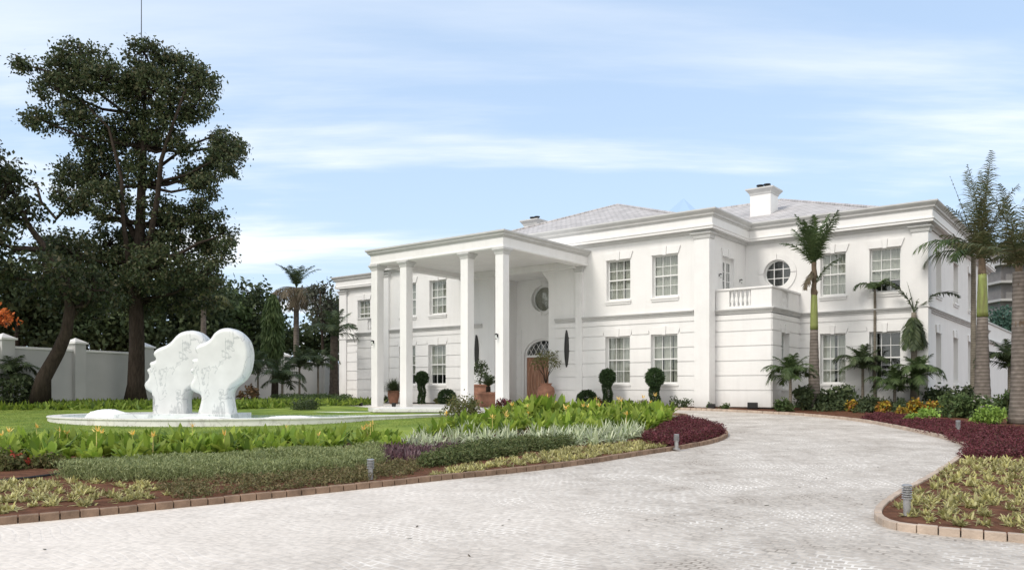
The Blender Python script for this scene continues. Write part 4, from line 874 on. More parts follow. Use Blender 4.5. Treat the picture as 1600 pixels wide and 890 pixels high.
tree('grey_leaf_tree', 'slender grey green tree between brown palm and villa corner', 52, (505, 600), [(500, 445, 16, 10), (515, 470, 16, 14), (488, 460, 12, 14), (512, 500, 16, 18), (498, 490, 12, 16)], [(505, 600), (504, 550), (502, 500), (500, 455)], lm=leafmat('grey_leaf', [(0.10, 0.10, 0.075), (0.07, 0.085, 0.05), (0.14, 0.13, 0.10)], .2), size=.22, ncl=70, nl=18, crad=.5, r0=.12, r1=.05)
# weeping column tree
b = at(429, 622, 43); t = empty('weeping_tree', b, 0, 'narrow columnar weeping tree with hanging green leaves before the wall', 'tree')
m = MB(); m.tube([(0, 0, 0), (.05, 0, 1.5), (0, 0, 3), (-.15, 0, 5)], [.2, .17, .12, .04], 10); m.build('trunk', MBARK, t, smooth=True)
n = 4200; zz = rng.uniform(1.9, 5.6, n); prof_r = np.interp(zz, [1.9, 2.6, 4.4, 5.2, 5.7], [.12, .5, .48, .3, .05]); az = rng.uniform(0, 2 * np.pi, n); rr = prof_r * rng.uniform(.5, 1.05, n)
np_obj('crown', blades(np.stack([rr * np.cos(az) - .1, rr * np.sin(az), zz], -1), np.stack([np.cos(az) * .5, np.sin(az) * .5, -np.ones(n)], -1) + rsph(n) * .2, .32, .075, .1, SLIM, ref=rsph(n)), L_MID, t)

# =================================================================== palms
rng = np.random.default_rng(21); random.seed(21)
def frond_vf(az, el, L, bend, nleaf=30, leaf=.45, lw=.045, hang=.35, base=(0, 0, 0), r=.022, spread=1.0):
    """arching feather leaf: rachis (thin tube) and leaflets"""
    ns = 14; p = np.array(base, float); pts = [p.copy()]; dirs = []; e = el
    for i in range(ns):
        d = np.array([math.cos(az) * math.cos(e), math.sin(az) * math.cos(e), math.sin(e)]); dirs.append(d); p = p + d * L / ns; pts.append(p.copy()); e -= bend / ns * (0.5 + 1.0 * i / ns)
    dirs.append(dirs[-1]); pts = np.array(pts); dirs = np.array(dirs)
    side0 = np.array([-math.sin(az), math.cos(az), 0]); up = np.cross(side0, dirs) * 1.0; up = unit(-np.cross(dirs, side0) * -1)
    V = []; nk = 4
    for i in range(ns + 1):
        rr = r * (1 - .85 * i / ns)
        for k in range(nk): a = 2 * math.pi * k / nk; V.append(pts[i] + (side0 * math.cos(a) + up[i] * math.sin(a)) * rr)
    F = [[i * nk + k, i * nk + (k + 1) % nk, (i + 1) * nk + (k + 1) % nk, (i + 1) * nk + k] for i in range(ns) for k in range(nk)]
    t = np.linspace(.14, .99, nleaf); f = t * ns; i0 = np.minimum(f.astype(int), ns - 1); fr_ = (f - i0)[:, None]
    B = pts[i0] * (1 - fr_) + pts[i0 + 1] * fr_; D = dirs[i0]; Uv = up[i0]; prof_ = np.sin(np.pi * (t * .86 + .12)) ** .7
    parts = [(np.array(V), np.array(F))]
    for sg in (-1, 1):
        d = side0[None] * sg * spread + D * (.55 + .5 * t[:, None]) + Uv * rng.normal(.12, .18, (nleaf, 1)); d = unit(d) + rng.normal(0, .06, (nleaf, 3))
        parts.append(blades(B, d, leaf * prof_ * rng.uniform(.85, 1.1, nleaf), lw, hang * rng.uniform(.6, 1.4, nleaf), SLIM, ref=Uv + rng.normal(0, .2, (nleaf, 3))))
    return cat_vf(parts)
def palm(name, label, base, zh, r0, r1, fronds, lm, trunkm=None, shaft=None, cat='palm tree', group=None, lean=(0, 0), sheath=None, bulge=0):
    """fronds: list of dict for frond_vf; head at height zh; shaft (z0, z1, r0, r1) green crownshaft; sheath brown piece"""
    root = empty(name, base, random.uniform(-.05, .05), label, cat, group)
    zt = shaft[0] if shaft else zh; n = max(6, int(zt / .16)); pts = []; rad = []
    for i in range(n + 1):
        t_ = i / n; pts.append((lean[0] * t_ * t_, lean[1] * t_ * t_, zt * t_)); rr = r0 + (r1 - r0) * t_ ** .8; rr *= 1 + (.35 * math.exp(-t_ * 9)) + bulge * math.exp(-((t_ - .35) / .25) ** 2); rad.append(rr * (1 + (.03 if i % 2 else -.02)))
    m = MB(); m.tube(pts, rad, 14); m.build('trunk', trunkm or MTRK, root, smooth=True)
    lx, ly = lean
    if shaft:
        m = MB(); k = 8; m.tube([(lx, ly, shaft[0] + (shaft[1] - shaft[0]) * i / k) for i in range(k + 1)], [shaft[2] + (shaft[3] - shaft[2]) * (i / k) ** 1.3 for i in range(k + 1)], 14); m.build('crownshaft', MSHAFT, root, smooth=True)
    if sheath:
        m = MB(); k = 10; m.tube([(lx + random.uniform(-.02, .02), ly, sheath[0] + (sheath[1] - sheath[0]) * i / k) for i in range(k + 1)], [(sheath[2] + (sheath[3] - sheath[2]) * i / k) * random.uniform(.8, 1.15) for i in range(k + 1)], 10)
        for _ in range(5):
            a = random.uniform(0, 6.28); z = random.uniform(sheath[0], sheath[1]); m.tube([(lx, ly, z), (lx + .14 * math.cos(a), ly + .14 * math.sin(a), z + .12), (lx + .2 * math.cos(a), ly + .2 * math.sin(a), z + .05)], [.05, .03, .01], 5)
        m.build('leaf_sheath', MSHEATH, root)
    for f in fronds:
        f = dict(f); mt = f.pop('m', lm); b0 = f.pop('z', zh); np_obj('frond', frond_vf(base=(lx, ly, b0), **f), mt, root)
    return root
def ring(n, el, L, bend, jit=.2, a0=None, **k):
    a0 = random.uniform(0, 6.28) if a0 is None else a0
    return [dict(az=a0 + 2 * math.pi * i / n + random.uniform(-jit, jit), el=R(el) + random.uniform(-.12, .12), L=L * random.uniform(.85, 1.1), bend=R(bend) * random.uniform(.8, 1.2), **k) for i in range(n)]
def gbase(px, Y): return Vector(((px - 800) / 1250 * Y, Y, gz(Y) + .05))
def zat(py, Y, b): return EYE + (606 - py) / 1250 * Y - b.z
PG = 'palms planted along the right wing'
Y = 30.4; b = gbase(1272, Y)
palm('royal_palm', 'slim royal palm with lime green shaft and tied up fronds beside the bay', b, zat(418, Y, b), .25, .14, ring(11, 76, 2.1, 30, nleaf=48, leaf=.55, lw=.036, hang=.5, spread=.9) + [dict(az=R(180), el=R(62), L=1.7, bend=R(75), leaf=.4)] + [dict(az=R(-30), el=R(70), L=1.5, bend=R(60), leaf=.4, z=zat(450, Y, b))] + [dict(az=R(200), el=R(-55), L=.9, bend=R(20), leaf=.3, m=L_PALMB, z=zat(420, Y, b))], L_PALM, shaft=(zat(515, Y, b), zat(458, Y, b), .15, .11), sheath=(zat(462, Y, b), zat(410, Y, b), .12, .09), group=PG)
Y = 27.6; b = gbase(1535, Y)
palm('royal_palm', 'royal palm with stout ringed trunk and tall upright brownish frond bundle', b, zat(415, Y, b), .28, .165, ring(6, 85, 3.5, 12, jit=.5, nleaf=54, leaf=.72, lw=.034, hang=.75, spread=1.0) + ring(5, 79, 2.7, 40, nleaf=46, leaf=.68, lw=.034, hang=.7) + ring(4, 66, 2.0, 80, nleaf=34, leaf=.5, hang=.5) + [dict(az=R(175), el=R(72), L=3.3, bend=R(4), leaf=.14, nleaf=20), dict(az=R(10), el=R(35), L=1.7, bend=R(100), leaf=.5), dict(az=R(-20), el=R(60), L=2.2, bend=R(80), leaf=.5)], L_ROYAL, shaft=(zat(495, Y, b), zat(428, Y, b), .18, .13), sheath=(zat(432, Y, b), zat(370, Y, b), .14, .10), group=PG)
Y = 23.3; b = gbase(1592, Y)
palm('royal_palm', 'royal palm at the right edge with pale ringed trunk nearest the drive', b, zat(425, Y, b), .23, .16, ring(7, 82, 2.7, 22, jit=.5, nleaf=50, leaf=.68, lw=.032, hang=.75, spread=1.0) + ring(6, 60, 2.2, 85, nleaf=36, leaf=.5, hang=.5), L_ROYAL, sheath=(zat(520, Y, b), zat(415, Y, b), .17, .11), group=PG)
Y = 29.3; b = gbase(1521, Y)
palm('arching_palm', 'slim palm with long fronds arching left beside the stout royal palm', b, zat(402, Y, b), .11, .075, [dict(az=R(172), el=R(48), L=2.4, bend=R(115), leaf=.6, nleaf=36, hang=.7), dict(az=R(150), el=R(35), L=1.9, bend=R(115), leaf=.55, hang=.8), dict(az=R(190), el=R(60), L=2.0, bend=R(150), leaf=.5, hang=.7), dict(az=R(215), el=R(30), L=1.6, bend=R(110), leaf=.5, hang=.7), dict(az=R(20), el=R(55), L=1.8, bend=R(110), leaf=.5, hang=.6), dict(az=R(80), el=R(60), L=1.7, bend=R(110), leaf=.5), dict(az=R(-60), el=R(60), L=1.6, bend=R(110), leaf=.5)], L_PALM, MTRK2, group=PG)
Y = 31.2; b = gbase(1367, Y)
palm('slender_palm', 'slender young palm with light green drooping fronds before the wing windows', b, zat(452, Y, b), .06, .045, [dict(az=R(175), el=R(50), L=1.0, bend=R(140), leaf=.32, hang=.6), dict(az=R(10), el=R(58), L=1.1, bend=R(100), leaf=.35, hang=.5), dict(az=R(60), el=R(60), L=.9, bend=R(110), leaf=.3), dict(az=R(230), el=R(45), L=.9, bend=R(130), leaf=.3), dict(az=R(-50), el=R(50), L=.9, bend=R(120), leaf=.3)], L_PALM, MTRK2, group=PG)
Y = 30.2; b = gbase(1428, Y)
palm('foxtail_palm', 'dark foxtail palm with hanging frond skirt before the wing corner', b, zat(488, Y, b), .13, .09, [dict(az=R(8), el=R(52), L=2.2, bend=R(95), leaf=.42, nleaf=46, hang=.3, lw=.05), dict(az=R(170), el=R(72), L=1.7, bend=R(70), leaf=.36, nleaf=40, hang=.3), dict(az=R(200), el=R(-65), L=1.5, bend=R(20), leaf=.36, nleaf=44), dict(az=R(-20), el=R(-72), L=1.4, bend=R(15), leaf=.36, nleaf=44), dict(az=R(90), el=R(-60), L=1.3, bend=R(20), leaf=.36, nleaf=40), dict(az=R(240), el=R(-68), L=1.5, bend=R(14), leaf=.38, nleaf=44), dict(az=R(280), el=R(-72), L=1.45, bend=R(10), leaf=.38, nleaf=44), dict(az=R(320), el=R(-66), L=1.4, bend=R(16), leaf=.38, nleaf=44), dict(az=R(20), el=R(72), L=1.4, bend=R(10), leaf=.1, nleaf=12), dict(az=R(150), el=R(82), L=1.2, bend=R(10), leaf=.1, nleaf=12)], L_DARK, MTRK2, group=PG)
def cluster_palm(label, px, Y, yh, L=1.15, n=10, lm=L_PALM, group='small palms before the villa', leaf=.36, name='small_palm', r=.06):
    b = gbase(px, Y); return palm(name, label, b, zat(yh, Y, b), r, r * .8, ring(n, 62, L * 1.12, 140, leaf=leaf, lw=.034, nleaf=34, hang=.55) + ring(5, 80, L * .9, 60, leaf=leaf, lw=.034, nleaf=30, hang=.4) + ring(4, 30, L * .9, 100, leaf=leaf, lw=.034, nleaf=30, hang=.5), lm, MTRK2, group=group)
cluster_palm('small bushy palm at the corner of the bay', 1235, 29.6, 590)
cluster_palm('small dark palm before the first ground floor window of the wing', 1348, 31.0, 576, 1.2, 9, L_DARK)
cluster_palm('small palm beside the foot of the foxtail palm', 1434, 29.4, 590, 1.15)
cluster_palm('small palm with crowded bright stems between wing windows and foxtail palm', 1398, 29.8, 608, 1.1, 9)
cluster_palm('small dark palm between the two stout trunks at the right', 1577, 28.0, 572, 1.25, 10, L_DARK)
LG = 'small palms along the garden wall'
for px, Y, yh, L, lb in ((403, 41, 578, 1.3, 'small palm just right of the marble heads'), (468, 42, 574, 1.4, 'small palm in the middle of the wall row'), (497, 43, 572, 1.4, 'small palm before the wall pillar nearest the villa'), (441, 40, 600, 1.5, 'low wide palm at the foot of the weeping tree'), (16, 31.5, 588, 1.2, 'small dark palm at the foot of the leaning tree')):
    cluster_palm(lb, px, Y, yh, L, 9, L_DARK, LG, .42)
Y = 45; b = gbase(522, Y)
palm('wall_palm', 'palm with rough dark trunk and drooping fronds beside the villa corner', b, zat(525, Y, b), .27, .2, ring(8, 50, 2.0, 110, leaf=.5, hang=.5, nleaf=34) + [dict(az=R(0), el=R(25), L=2.0, bend=R(130), leaf=.5, hang=.7)] + ring(5, 75, 2, 50, leaf=.5), L_DARK, mat('rough_palm_bark', (0.10, 0.08, 0.065), .95, .5, 8, .8, 20))
Y = 56; b = gbase(463, Y)
palm('brown_palm', 'tall palm with dry brown hanging fronds beyond the wall', b, zat(450, Y, b), .22, .17, ring(9, 70, 2.2, 60, leaf=.55, nleaf=34) + [dict(f, m=L_PALMB) for f in ring(12, 5, 2.4, 70, leaf=.7, nleaf=30, hang=.8)] + [dict(f, m=L_PALMB) for f in ring(8, -25, 2.2, 50, leaf=.7, nleaf=30, hang=.8)], L_DARK)
Y = 50; b = gbase(318, Y)
palm('hanging_palm', 'palm with drooping olive fronds over the wall behind the marble heads', b, zat(478, Y, b), .2, .15, ring(8, 40, 2.2, 120, leaf=.6, nleaf=30, hang=.7) + ring(5, 75, 1.8, 50, leaf=.5), L_JUN)

# =================================================================== antenna, tower block
m = MB(); bb = at(220, 560, 70); m.tube([bb, at(220.5, 300, 70), at(221, -20, 70)], [.09, .07, .03], 8)
tag(m.build('antenna_mast', MBK), 'thin tall antenna mast rising behind the big tree', 'mast')
tw = empty('apartment_tower', at(1566, 606, 120), 0, 'distant grey apartment tower with stacked slabs behind the palms', 'building')
tw.location.z = 1
TWX, TWZ = 120 / 1250, 22.5
MTW = mat('tower_concrete', (0.20, 0.19, 0.19), .9, .2, 1); MTW2 = mat('tower_slab', (0.42, 0.41, 0.41), .9, .15, 1)
m = MB(); m.box(-.2, 5.5, 0, 8, 0, TWZ); m.build('tower_core', MTW, tw)
for k in range(8):
    m = MB(); m.box(-.9, 6.0, -1.2, 8.5, 3 + k * 2.7, 3.35 + k * 2.7); m.build('floor_slab', MTW2, tw)
    if k < 7: m = MB(); m.box(-.1, 5.3, -1.1, -1.0, 3.36 + k * 2.7, 4.3 + k * 2.7); m.build('balcony_rail', MTW, tw)

from mathutils import noise as mnoise
rng = np.random.default_rng(5); random.seed(5)
# =================================================================== beds
def poly(pts): return [G(*p) for p in pts]
def bedz(p): return gz(p[1]) + .06
def grow(name, label, cat, poly_, n, fn, m, **kw):
    thin = kw.get('thin', .35); pts = [(x, y) for x, y in scatter(poly_, n) if mnoise.noise((x * 1.3, y * 1.3, n * .1)) > -.45 + thin * random.random() - .25 * (1 - thin)]
    B = np.array([(x, y, gz(y) + .055) for x, y in pts]); o = np_obj(name, fn(B), m); return tag(o, label, cat, kind='stuff')
def tufts(k, h, wd_, e0, e1, droop, spread, prof=SLIM):
    def f(B):
        n = len(B) * k; b = np.repeat(B, k, 0) + np.concatenate([rng.normal(0, spread, (n, 2)), np.zeros((n, 1))], 1); return blades(b, rdir(n, e0, e1), h * rng.uniform(.6, 1.25, n), wd_, droop * rng.uniform(.5, 1.5, n), prof, ref=rsph(n))
    return f
def cushions(k, h, size, spread):
    """mounds of little leaves on short stems"""
    def f(B):
        n = len(B) * k; u = rsph(n); b = np.repeat(B, k, 0) + np.stack([u[:, 0] * spread, u[:, 1] * spread, np.abs(u[:, 2]) * h * np.repeat(rng.uniform(.45, 1.15, len(B)), k)], -1); L = size * rng.uniform(.7, 1.3, n); return blades(b, rsph(n) + [0, 0, .5], L, L * .35, .2, SLIM, ref=rsph(n))
    return f
LAVP = poly([(95, 754), (110, 746), (250, 738), (420, 730), (590, 717), (600, 727), (560, 742), (430, 752), (300, 757), (180, 759)])
def lav(B):
    hs = np.repeat([.55 + .75 * (mnoise.noise((p[0] * 1.1, p[1] * 1.1, 3)) * .5 + .5) for p in B], 40); a = tufts(6, .20, .010, 45, 88, .1, .06)(B); n = len(B) * 40; z = rng.uniform(.03, .27, n) * hs; b = np.repeat(B, 40, 0) + np.concatenate([rng.normal(0, .075, (n, 2)), z[:, None]], 1)
    return cat_vf([a, blades(b, rdir(n, 20, 75), .055, .013, .1, SLIM, ref=rsph(n))])
grow('lavender', 'grey green feathery lavender growing in a thick band', 'ground cover', LAVP, 900, lav, L_LAV, thin=.2)
JUN1 = poly([(250, 770), (300, 762), (440, 752), (560, 742), (640, 730), (680, 722), (640, 750), (560, 760), (450, 771), (280, 787)])
grow('low_shrubs', 'low olive brown ground cover patches along the kerb', 'ground cover', JUN1, 420, cushions(40, .14, .045, .10), leafmat('olive_leaf', [(0.20, 0.16, 0.075), (0.15, 0.155, 0.06), (0.25, 0.19, 0.10), (0.10, 0.11, 0.04)], .25), thin=.7)
JUN2 = poly([(650, 738), (690, 719), (760, 706), (870, 697), (905, 700), (860, 710), (760, 722), (690, 735)])
grow('low_shrubs', 'dark green juniper like shrubs beside the purple patch', 'ground cover', JUN2, 420, cushions(70, .24, .055, .13), leafmat('juniper_leaf', [(0.065, 0.09, 0.032), (0.10, 0.13, 0.045), (0.135, 0.14, 0.06)], .2))
PURP = poly([(585, 724), (600, 706), (660, 698), (720, 696), (700, 712), (650, 728)])
grow('purple_plants', 'purple silver leaved plants in a small patch', 'ground cover', PURP, 260, tufts(16, .22, .04, 25, 80, .2, .07), L_PUR)
BURP = poly([(1022, 700), (1005, 690), (1030, 678), (1050, 664), (1066, 658), (1102, 667), (1130, 677), (1130, 683), (1085, 696), (1045, 703)])
grow('burgundy_plants', 'burgundy ground cover at the rounded tip of the island bed', 'ground cover', BURP, 1300, cushions(40, .20, .05, .10), L_BUR)
BURP2 = poly([(1503, 721), (1510, 703), (1484, 688), (1422, 672), (1345, 657), (1372, 652), (1440, 658), (1520, 670), (1640, 682), (1640, 722)])
grow('burgundy_plants', 'burgundy ground cover sweeping along the right hand kerb', 'ground cover', BURP2, 1700, cushions(40, .16, .05, .11), L_BUR)
# lawn blades
LP = poly([(-120, 700), (0, 700), (200, 695), (400, 688), (560, 678), (690, 664), (690, 655), (540, 650), (0, 644), (-140, 640)])
def gr(B): n = len(B); return blades(B, rdir(n, 45, 88), .05 * rng.uniform(.6, 1.3, n), .012, .2, [(0, 1), (1, .1)], ref=rsph(n))
pts = scatter(LP, 42000); np_o = np_obj('grass', gr(np.array([(x, y, gz(y) + .064) for x, y in pts])), L_GRS); tag(np_o, 'short mown grass of the lawn', 'grass', kind='stuff')
HEDGE = [(-22, 29.5), (-9.4, 30.6), (-6.0, 36), (-7.5, 39.5), (-14.0, 35.5), (-19.8, 32.2)]
grow('far_planting', 'bright green leafy planting along the foot of the garden wall', 'ground cover', HEDGE, 760, tufts(14, .40, .08, 20, 85, .3, .18, LENS), leafmat('far_leaf', [(0.10, 0.17, 0.025), (0.17, 0.25, 0.035), (0.25, 0.32, 0.05), (0.05, 0.09, 0.025)], .35))
HEDGE2 = [(-9.5, 34.5), (-7.2, 35.0), (-7.8, 39), (-10.5, 41.5), (-12.5, 41.0)]
grow('far_planting', 'dark green low shrubs under the small palms', 'ground cover', HEDGE2, 320, cushions(46, .42, .10, .22), L_MID)
RBEDP = [(11.2, 28.9), (13.4, 27.4), (15.6, 26.6), (22, 24.0), (24, 30), (17.5, 31.2), (14.6, 31.3), (13.0, 33.6), (11.2, 31.6)]
grow('wing_planting', 'mixed dark green undergrowth between the palms of the right wing', 'ground cover', RBEDP, 420, cushions(60, .42, .11, .22), L_DARK)

# ---- countable plants
def variants(name, n, mk): return [mk(i) for i in range(n)]
def put(meshes, pts, name, label, cat, group, s0=.85, s1=1.2, dz=.05, kids=None):
    for x, y in pts:
        i = random.randrange(len(meshes)); o = bpy.data.objects.new(name, meshes[i]); COL.objects.link(o); s = random.uniform(s0, s1)
        o.location = (x, y, gz(y) + dz); o.rotation_euler = (0, 0, random.uniform(0, 6.28)); o.scale = (s, s, s); tag(o, label, cat, group)
        if kids and random.random() < kids[1]:
            k = bpy.data.objects.new('flower', kids[0][random.randrange(len(kids[0]))]); COL.objects.link(k); k.parent = o
def clump(i):
    n = 46; b = np.concatenate([rng.normal(0, .035, (n, 2)), np.zeros((n, 1))], 1); V, F = blades(b, rdir(n, 8, 80), .155 * rng.uniform(.6, 1.25, n), .026, .35 * rng.uniform(.4, 1.5, n), SLIM); return np_mesh('variegated_clump', V, F, L_YEL)
CL = variants('c', 6, clump)
YR = poly([(1392, 806), (1402, 793), (1440, 768), (1492, 730), (1515, 724), (1650, 726), (1650, 846), (1520, 832), (1430, 820)])
put(CL, scatter(YR, 130, .21), 'variegated_clump', 'yellow variegated grassy tuft on bare red soil in the right hand bed', 'plant', 'yellow tufts in the right bed', .8, 1.25)
YL = poly([(-60, 770), (0, 760), (100, 756), (265, 762), (270, 778), (200, 792), (80, 802), (0, 812), (-60, 816)])
put(CL, scatter(YL, 85, .13), 'variegated_clump', 'yellow variegated grassy tuft in the bed at the lower left', 'plant', 'yellow tufts in the lower left bed', .7, 1.1)
YM = poly([(665, 751), (700, 739), (800, 722), (880, 708), (1000, 694), (1035, 697), (1080, 697), (1000, 708), (900, 723), (800, 735), (700, 747)])
put(CL, scatter(YM, 150, .14), 'variegated_clump', 'yellow bronze grassy tuft in the strip along the island kerb', 'plant', 'yellow tufts along the island kerb', .75, 1.1)
def spider(i):
    n = 44; b = np.concatenate([rng.normal(0, .05, (n, 2)), np.zeros((n, 1))], 1); V, F = blades(b, rdir(n, 30, 88),   .56 * rng.uniform(.6, 1.2, n), .036, .6 * rng.uniform(.4, 1.4, n), SLIM + []); return np_mesh('striped_plant', V, F, L_STR)
SP = variants('s', 4, spider)
put(SP, scatter(poly([(630, 712), (640, 700), (700, 692), (850, 690), (990, 682), (1010, 688), (940, 700), (820, 703), (740, 706)]), 75, .22), 'striped_plant', 'white striped spiky plant between the yellow flowers and the dark shrubs', 'plant', 'white striped plants in the island bed', .8, 1.15)
def helic(i):
    n = 24; b = np.concatenate([rng.normal(0, .07, (n, 2)), rng.uniform(0, .15, (n, 1))], 1); V, F = blades(b, rdir(n, 38, 86), .46 * rng.uniform(.65, 1.2, n), .105 * rng.uniform(.8, 1.2), .35 * rng.uniform(.3, 1.5, n), LENS); return np_mesh('heliconia', V, F, L_HEL)
def hflow(i):
    parts = []
    for _ in range(1):
        c = np.array([rng.normal(0, .1), rng.normal(0, .1), rng.uniform(.45, .56)]); n = 8
        parts.append(blades(np.array([[c[0], c[1], .1]]), np.array([[0, .02, 1.0]]), c[2], .012, 0, SLIM)); parts.append(blades(np.tile(c, (n, 1)) + rng.normal(0, .015, (n, 3)), rdir(n, 0, 75), .12, .026, .1, SLIM))
    V, F = cat_vf(parts); return np_mesh('flower', V, F, L_FLO)
HE = variants('h', 6, helic); HF = variants('f', 4, hflow)
H1 = poly([(-60, 740), (0, 736), (200, 732), (400, 724), (585, 714), (640, 706), (640, 698), (560, 696), (400, 701), (200, 702), (0, 708), (-60, 712)])
put(HE, scatter(H1, 128, .22), 'heliconia', 'broad leaved green plant with yellow flowers in the front hedge before the lawn', 'plant', 'heliconias in the front row', .78, 1.08, kids=(HF, .14))
H2 = poly([(640, 704), (700, 694), (850, 688), (990, 680), (1045, 668), (1040, 655), (900, 656), (790, 664), (720, 674), (650, 694)])
put(HE, scatter(H2, 112, .27), 'heliconia', 'broad leaved green plant with yellow flowers in the island bed before the villa', 'plant', 'heliconias in the middle of the island bed', .9, 1.25, kids=(HF, .17))
H3 = poly([(760, 656), (900, 656), (1040, 655), (1050, 650), (960, 646), (820, 648)])
put(HE, scatter(H3, 44, .33), 'heliconia', 'broad leaved green plant in the last row before the villa drive', 'plant', 'heliconias in the back row', .9, 1.25, kids=(HF, .16))
x, y = G(840, 658); put(HE, [(x + random.gauss(0, .45), y + random.gauss(0, .35)) for _ in range(12)], 'heliconia', 'taller leafy green plant in the clump hiding the foot of the front door', 'plant', 'tall heliconias before the door', 1.35, 1.75, kids=(HF, .16))

def shrub(name, label, px, Y, wpx, hpx, lm, size=.1, n=900, cat='shrub', group=None, flower=None, x=None, zoff=.05):
    b = gbase(px, Y) if x is None else Vector((x[0], x[1], gz(x[1]) + zoff)); s = Y / 1250; r = wpx * s / 2; h = hpx * s; root = empty(name, b, random.uniform(0, 6), label, cat, group)
    m = MB()
    for k in range(7):
        a = random.uniform(0, 6.28); m.tube([(0, 0, -.02), (.4 * r * math.cos(a), .4 * r * math.sin(a), h * .4), (.75 * r * math.cos(a), .75 * r * math.sin(a), h * random.uniform(.6, .9))], [.018, .012, .005], 5)
    m.build('stem', MSTEM, root)
    k = max(8, n // 28); u = rsph(k); c = np.stack([u[:, 0] * r * .8, u[:, 1] * r * .8, h * .5 + u[:, 2] * h * .42], -1); np_obj('foliage', leaf_cloud(c, min(r, h) * .42, 28, size, .9), lm, root)
    if flower is not None: k = 14; u = rsph(k); u[:, 2] = np.abs(u[:, 2]); [np_obj('flower', leaf_cloud(np.array([[q[0] * r * .9, q[1] * r * .9, h * .5 + q[2] * h * .5]]), .03, 7, .06), flower, root) for q in u]
    return root
SG = 'shrubs in the right wing bed'
for px, Y, w_, h_, lm, sz, lb in ((1332, 29.2, 16, 16, L_CRO, .11, 'small yellow green croton left of the crowded stem palm'), (1431, 27.6, 20, 20, L_CRO, .12, 'bright yellow croton at the foot of the foxtail palm'), (1458, 27.9, 20, 18, L_CRO, .12, 'golden croton just right of the brightest yellow one'), (1412, 26.6, 18, 12, L_CRO, .11, 'orange yellow low croton in front of the others'), (1381, 28.2, 18, 18, L_CRO, .1, 'pinkish yellow croton under the crowded stem palm'), (1450, 24.6, 30, 16, L_LIME, .1, 'lime green low shrub in front of the crotons'), (1428, 24.0, 18, 12, L_LIME, .09, 'pale variegated low shrub at the edge of the burgundy plants'),
    (1492, 26.0, 44, 34, L_MID, .12, 'round green shrub left of the stout royal palm'), (1535, 25.4, 40, 34, L_MID, .12, 'green shrub with white flowers at the foot of the stout royal palm'), (1545, 23.4, 36, 24, L_LIME, .11, 'light green shrub near the rear bollard'), (1572, 26.4, 30, 40, L_MID, .12, 'leafy green shrub between the stout trunks'), (1290, 30.2, 34, 32, L_DARK, .14, 'dark glossy shrub right of the first royal palm'), (1255, 30.0, 26, 36, L_DARK, .14, 'dark glossy shrub behind the corner palm'), (1225, 29.3, 26, 18, L_MID, .1, 'low green shrub beside the corner palm'), (1320, 30.6, 40, 34, L_DARK, .14, 'broad dark shrub below the first wing window'), (1470, 29.5, 50, 34, L_DARK, .14, 'wide dark shrub below the side wall windows'), (1510, 29.0, 40, 36, L_DARK, .14, 'dark shrub against the side wall plinth'), (1360, 28.8, 30, 22, L_DARK, .12, 'dark low shrub in front of the slender palm')):
    shrub('garden_shrub', lb, px, Y, w_, h_, lm, sz, group=SG, flower=L_WHT if 'white' in lb else None)
shrub('garden_shrub', 'grey green feathery shrub at the left of the portico floor', 722, 25.6, 56, 30, L_JUN, .07, 1500)
shrub('garden_shrub', 'dark red shrub with white flowers beside the portico column', 786, 27.2, 22, 26, L_BUR, .1, 500, flower=L_WHT)
shrub('garden_shrub', 'dark clipped mound on the far edge of the lawn', 476, 30.2, 44, 16, L_DARK, .07, 1400)
shrub('garden_shrub', 'dark bush at the foot of the leaning tree', 22, 31.0, 50, 60, L_DARK, .16, 900)
shrub('garden_shrub', 'low bush with red flowers at the left edge of the bed', 12, 13.4, 60, 26, L_JUN, .06, 1100, flower=L_RED)
shrub('garden_shrub', 'low olive bush beside the red flowered one', 75, 13.6, 40, 18, L_JUN, .06, 700)
shrub('garden_shrub', 'brown leaved bush behind the marble heads near the small palm', 388, 36, 26, 30, leafmat('brown_leaf', [(0.12, 0.07, 0.035), (0.17, 0.10, 0.05), (0.08, 0.06, 0.03)], .2), .14, 500)
for px, lb, w_, h_, lm in ((1055, 'dark sparse weed shrub before the wall between window and corner pilaster', 22, 16, L_DARK), (1072, 'second dark sparse weed shrub nearer the corner pilaster', 20, 12, L_DARK), (1005, 'small brownish shrub between the two clipped columns', 18, 10, L_JUN), (1130, 'tiny green shrub at the foot of the bay', 14, 8, L_MID), (1108, 'tiny green shrub at the foot of the corner pilaster', 10, 8, L_MID), (933, 'small pink flowering plant between round bush and clipped column', 14, 12, L_JUN), (968, 'small pale plant right of the first clipped column', 12, 8, L_JUN), (683, 'small brown plant between clipped column and round bush', 10, 8, L_JUN), (603, 'low dark plant behind the terracotta pot', 10, 12, L_DARK)):
    x, y = onplane(px, CV - .55 if px < 1088 else -.75); shrub('wall_plant', lb, px, y, w_, h_, lm, .07, 260, cat='plant', x=(x, y), group='small plants along the villa wall', flower=L_RED if 'pink' in lb else None)
# spiky plant
b = Vector((*G(738, 652), 0)); b.z = gz(b.y) + .05; t = empty('spiky_plant', b, 0, 'spiky green young palm standing in the grey shrub', 'plant')
n = 60; np_obj('foliage', blades(np.tile([0, 0, .25], (n, 1)), rdir(n, 5, 85), .55 * rng.uniform(.7, 1.1, n), .03, .3, SLIM), L_MID, t); m = MB(); m.tube([(0, 0, -.02), (0, 0, .3)], [.05, .04], 8); m.build('stem', MSTEM, t)

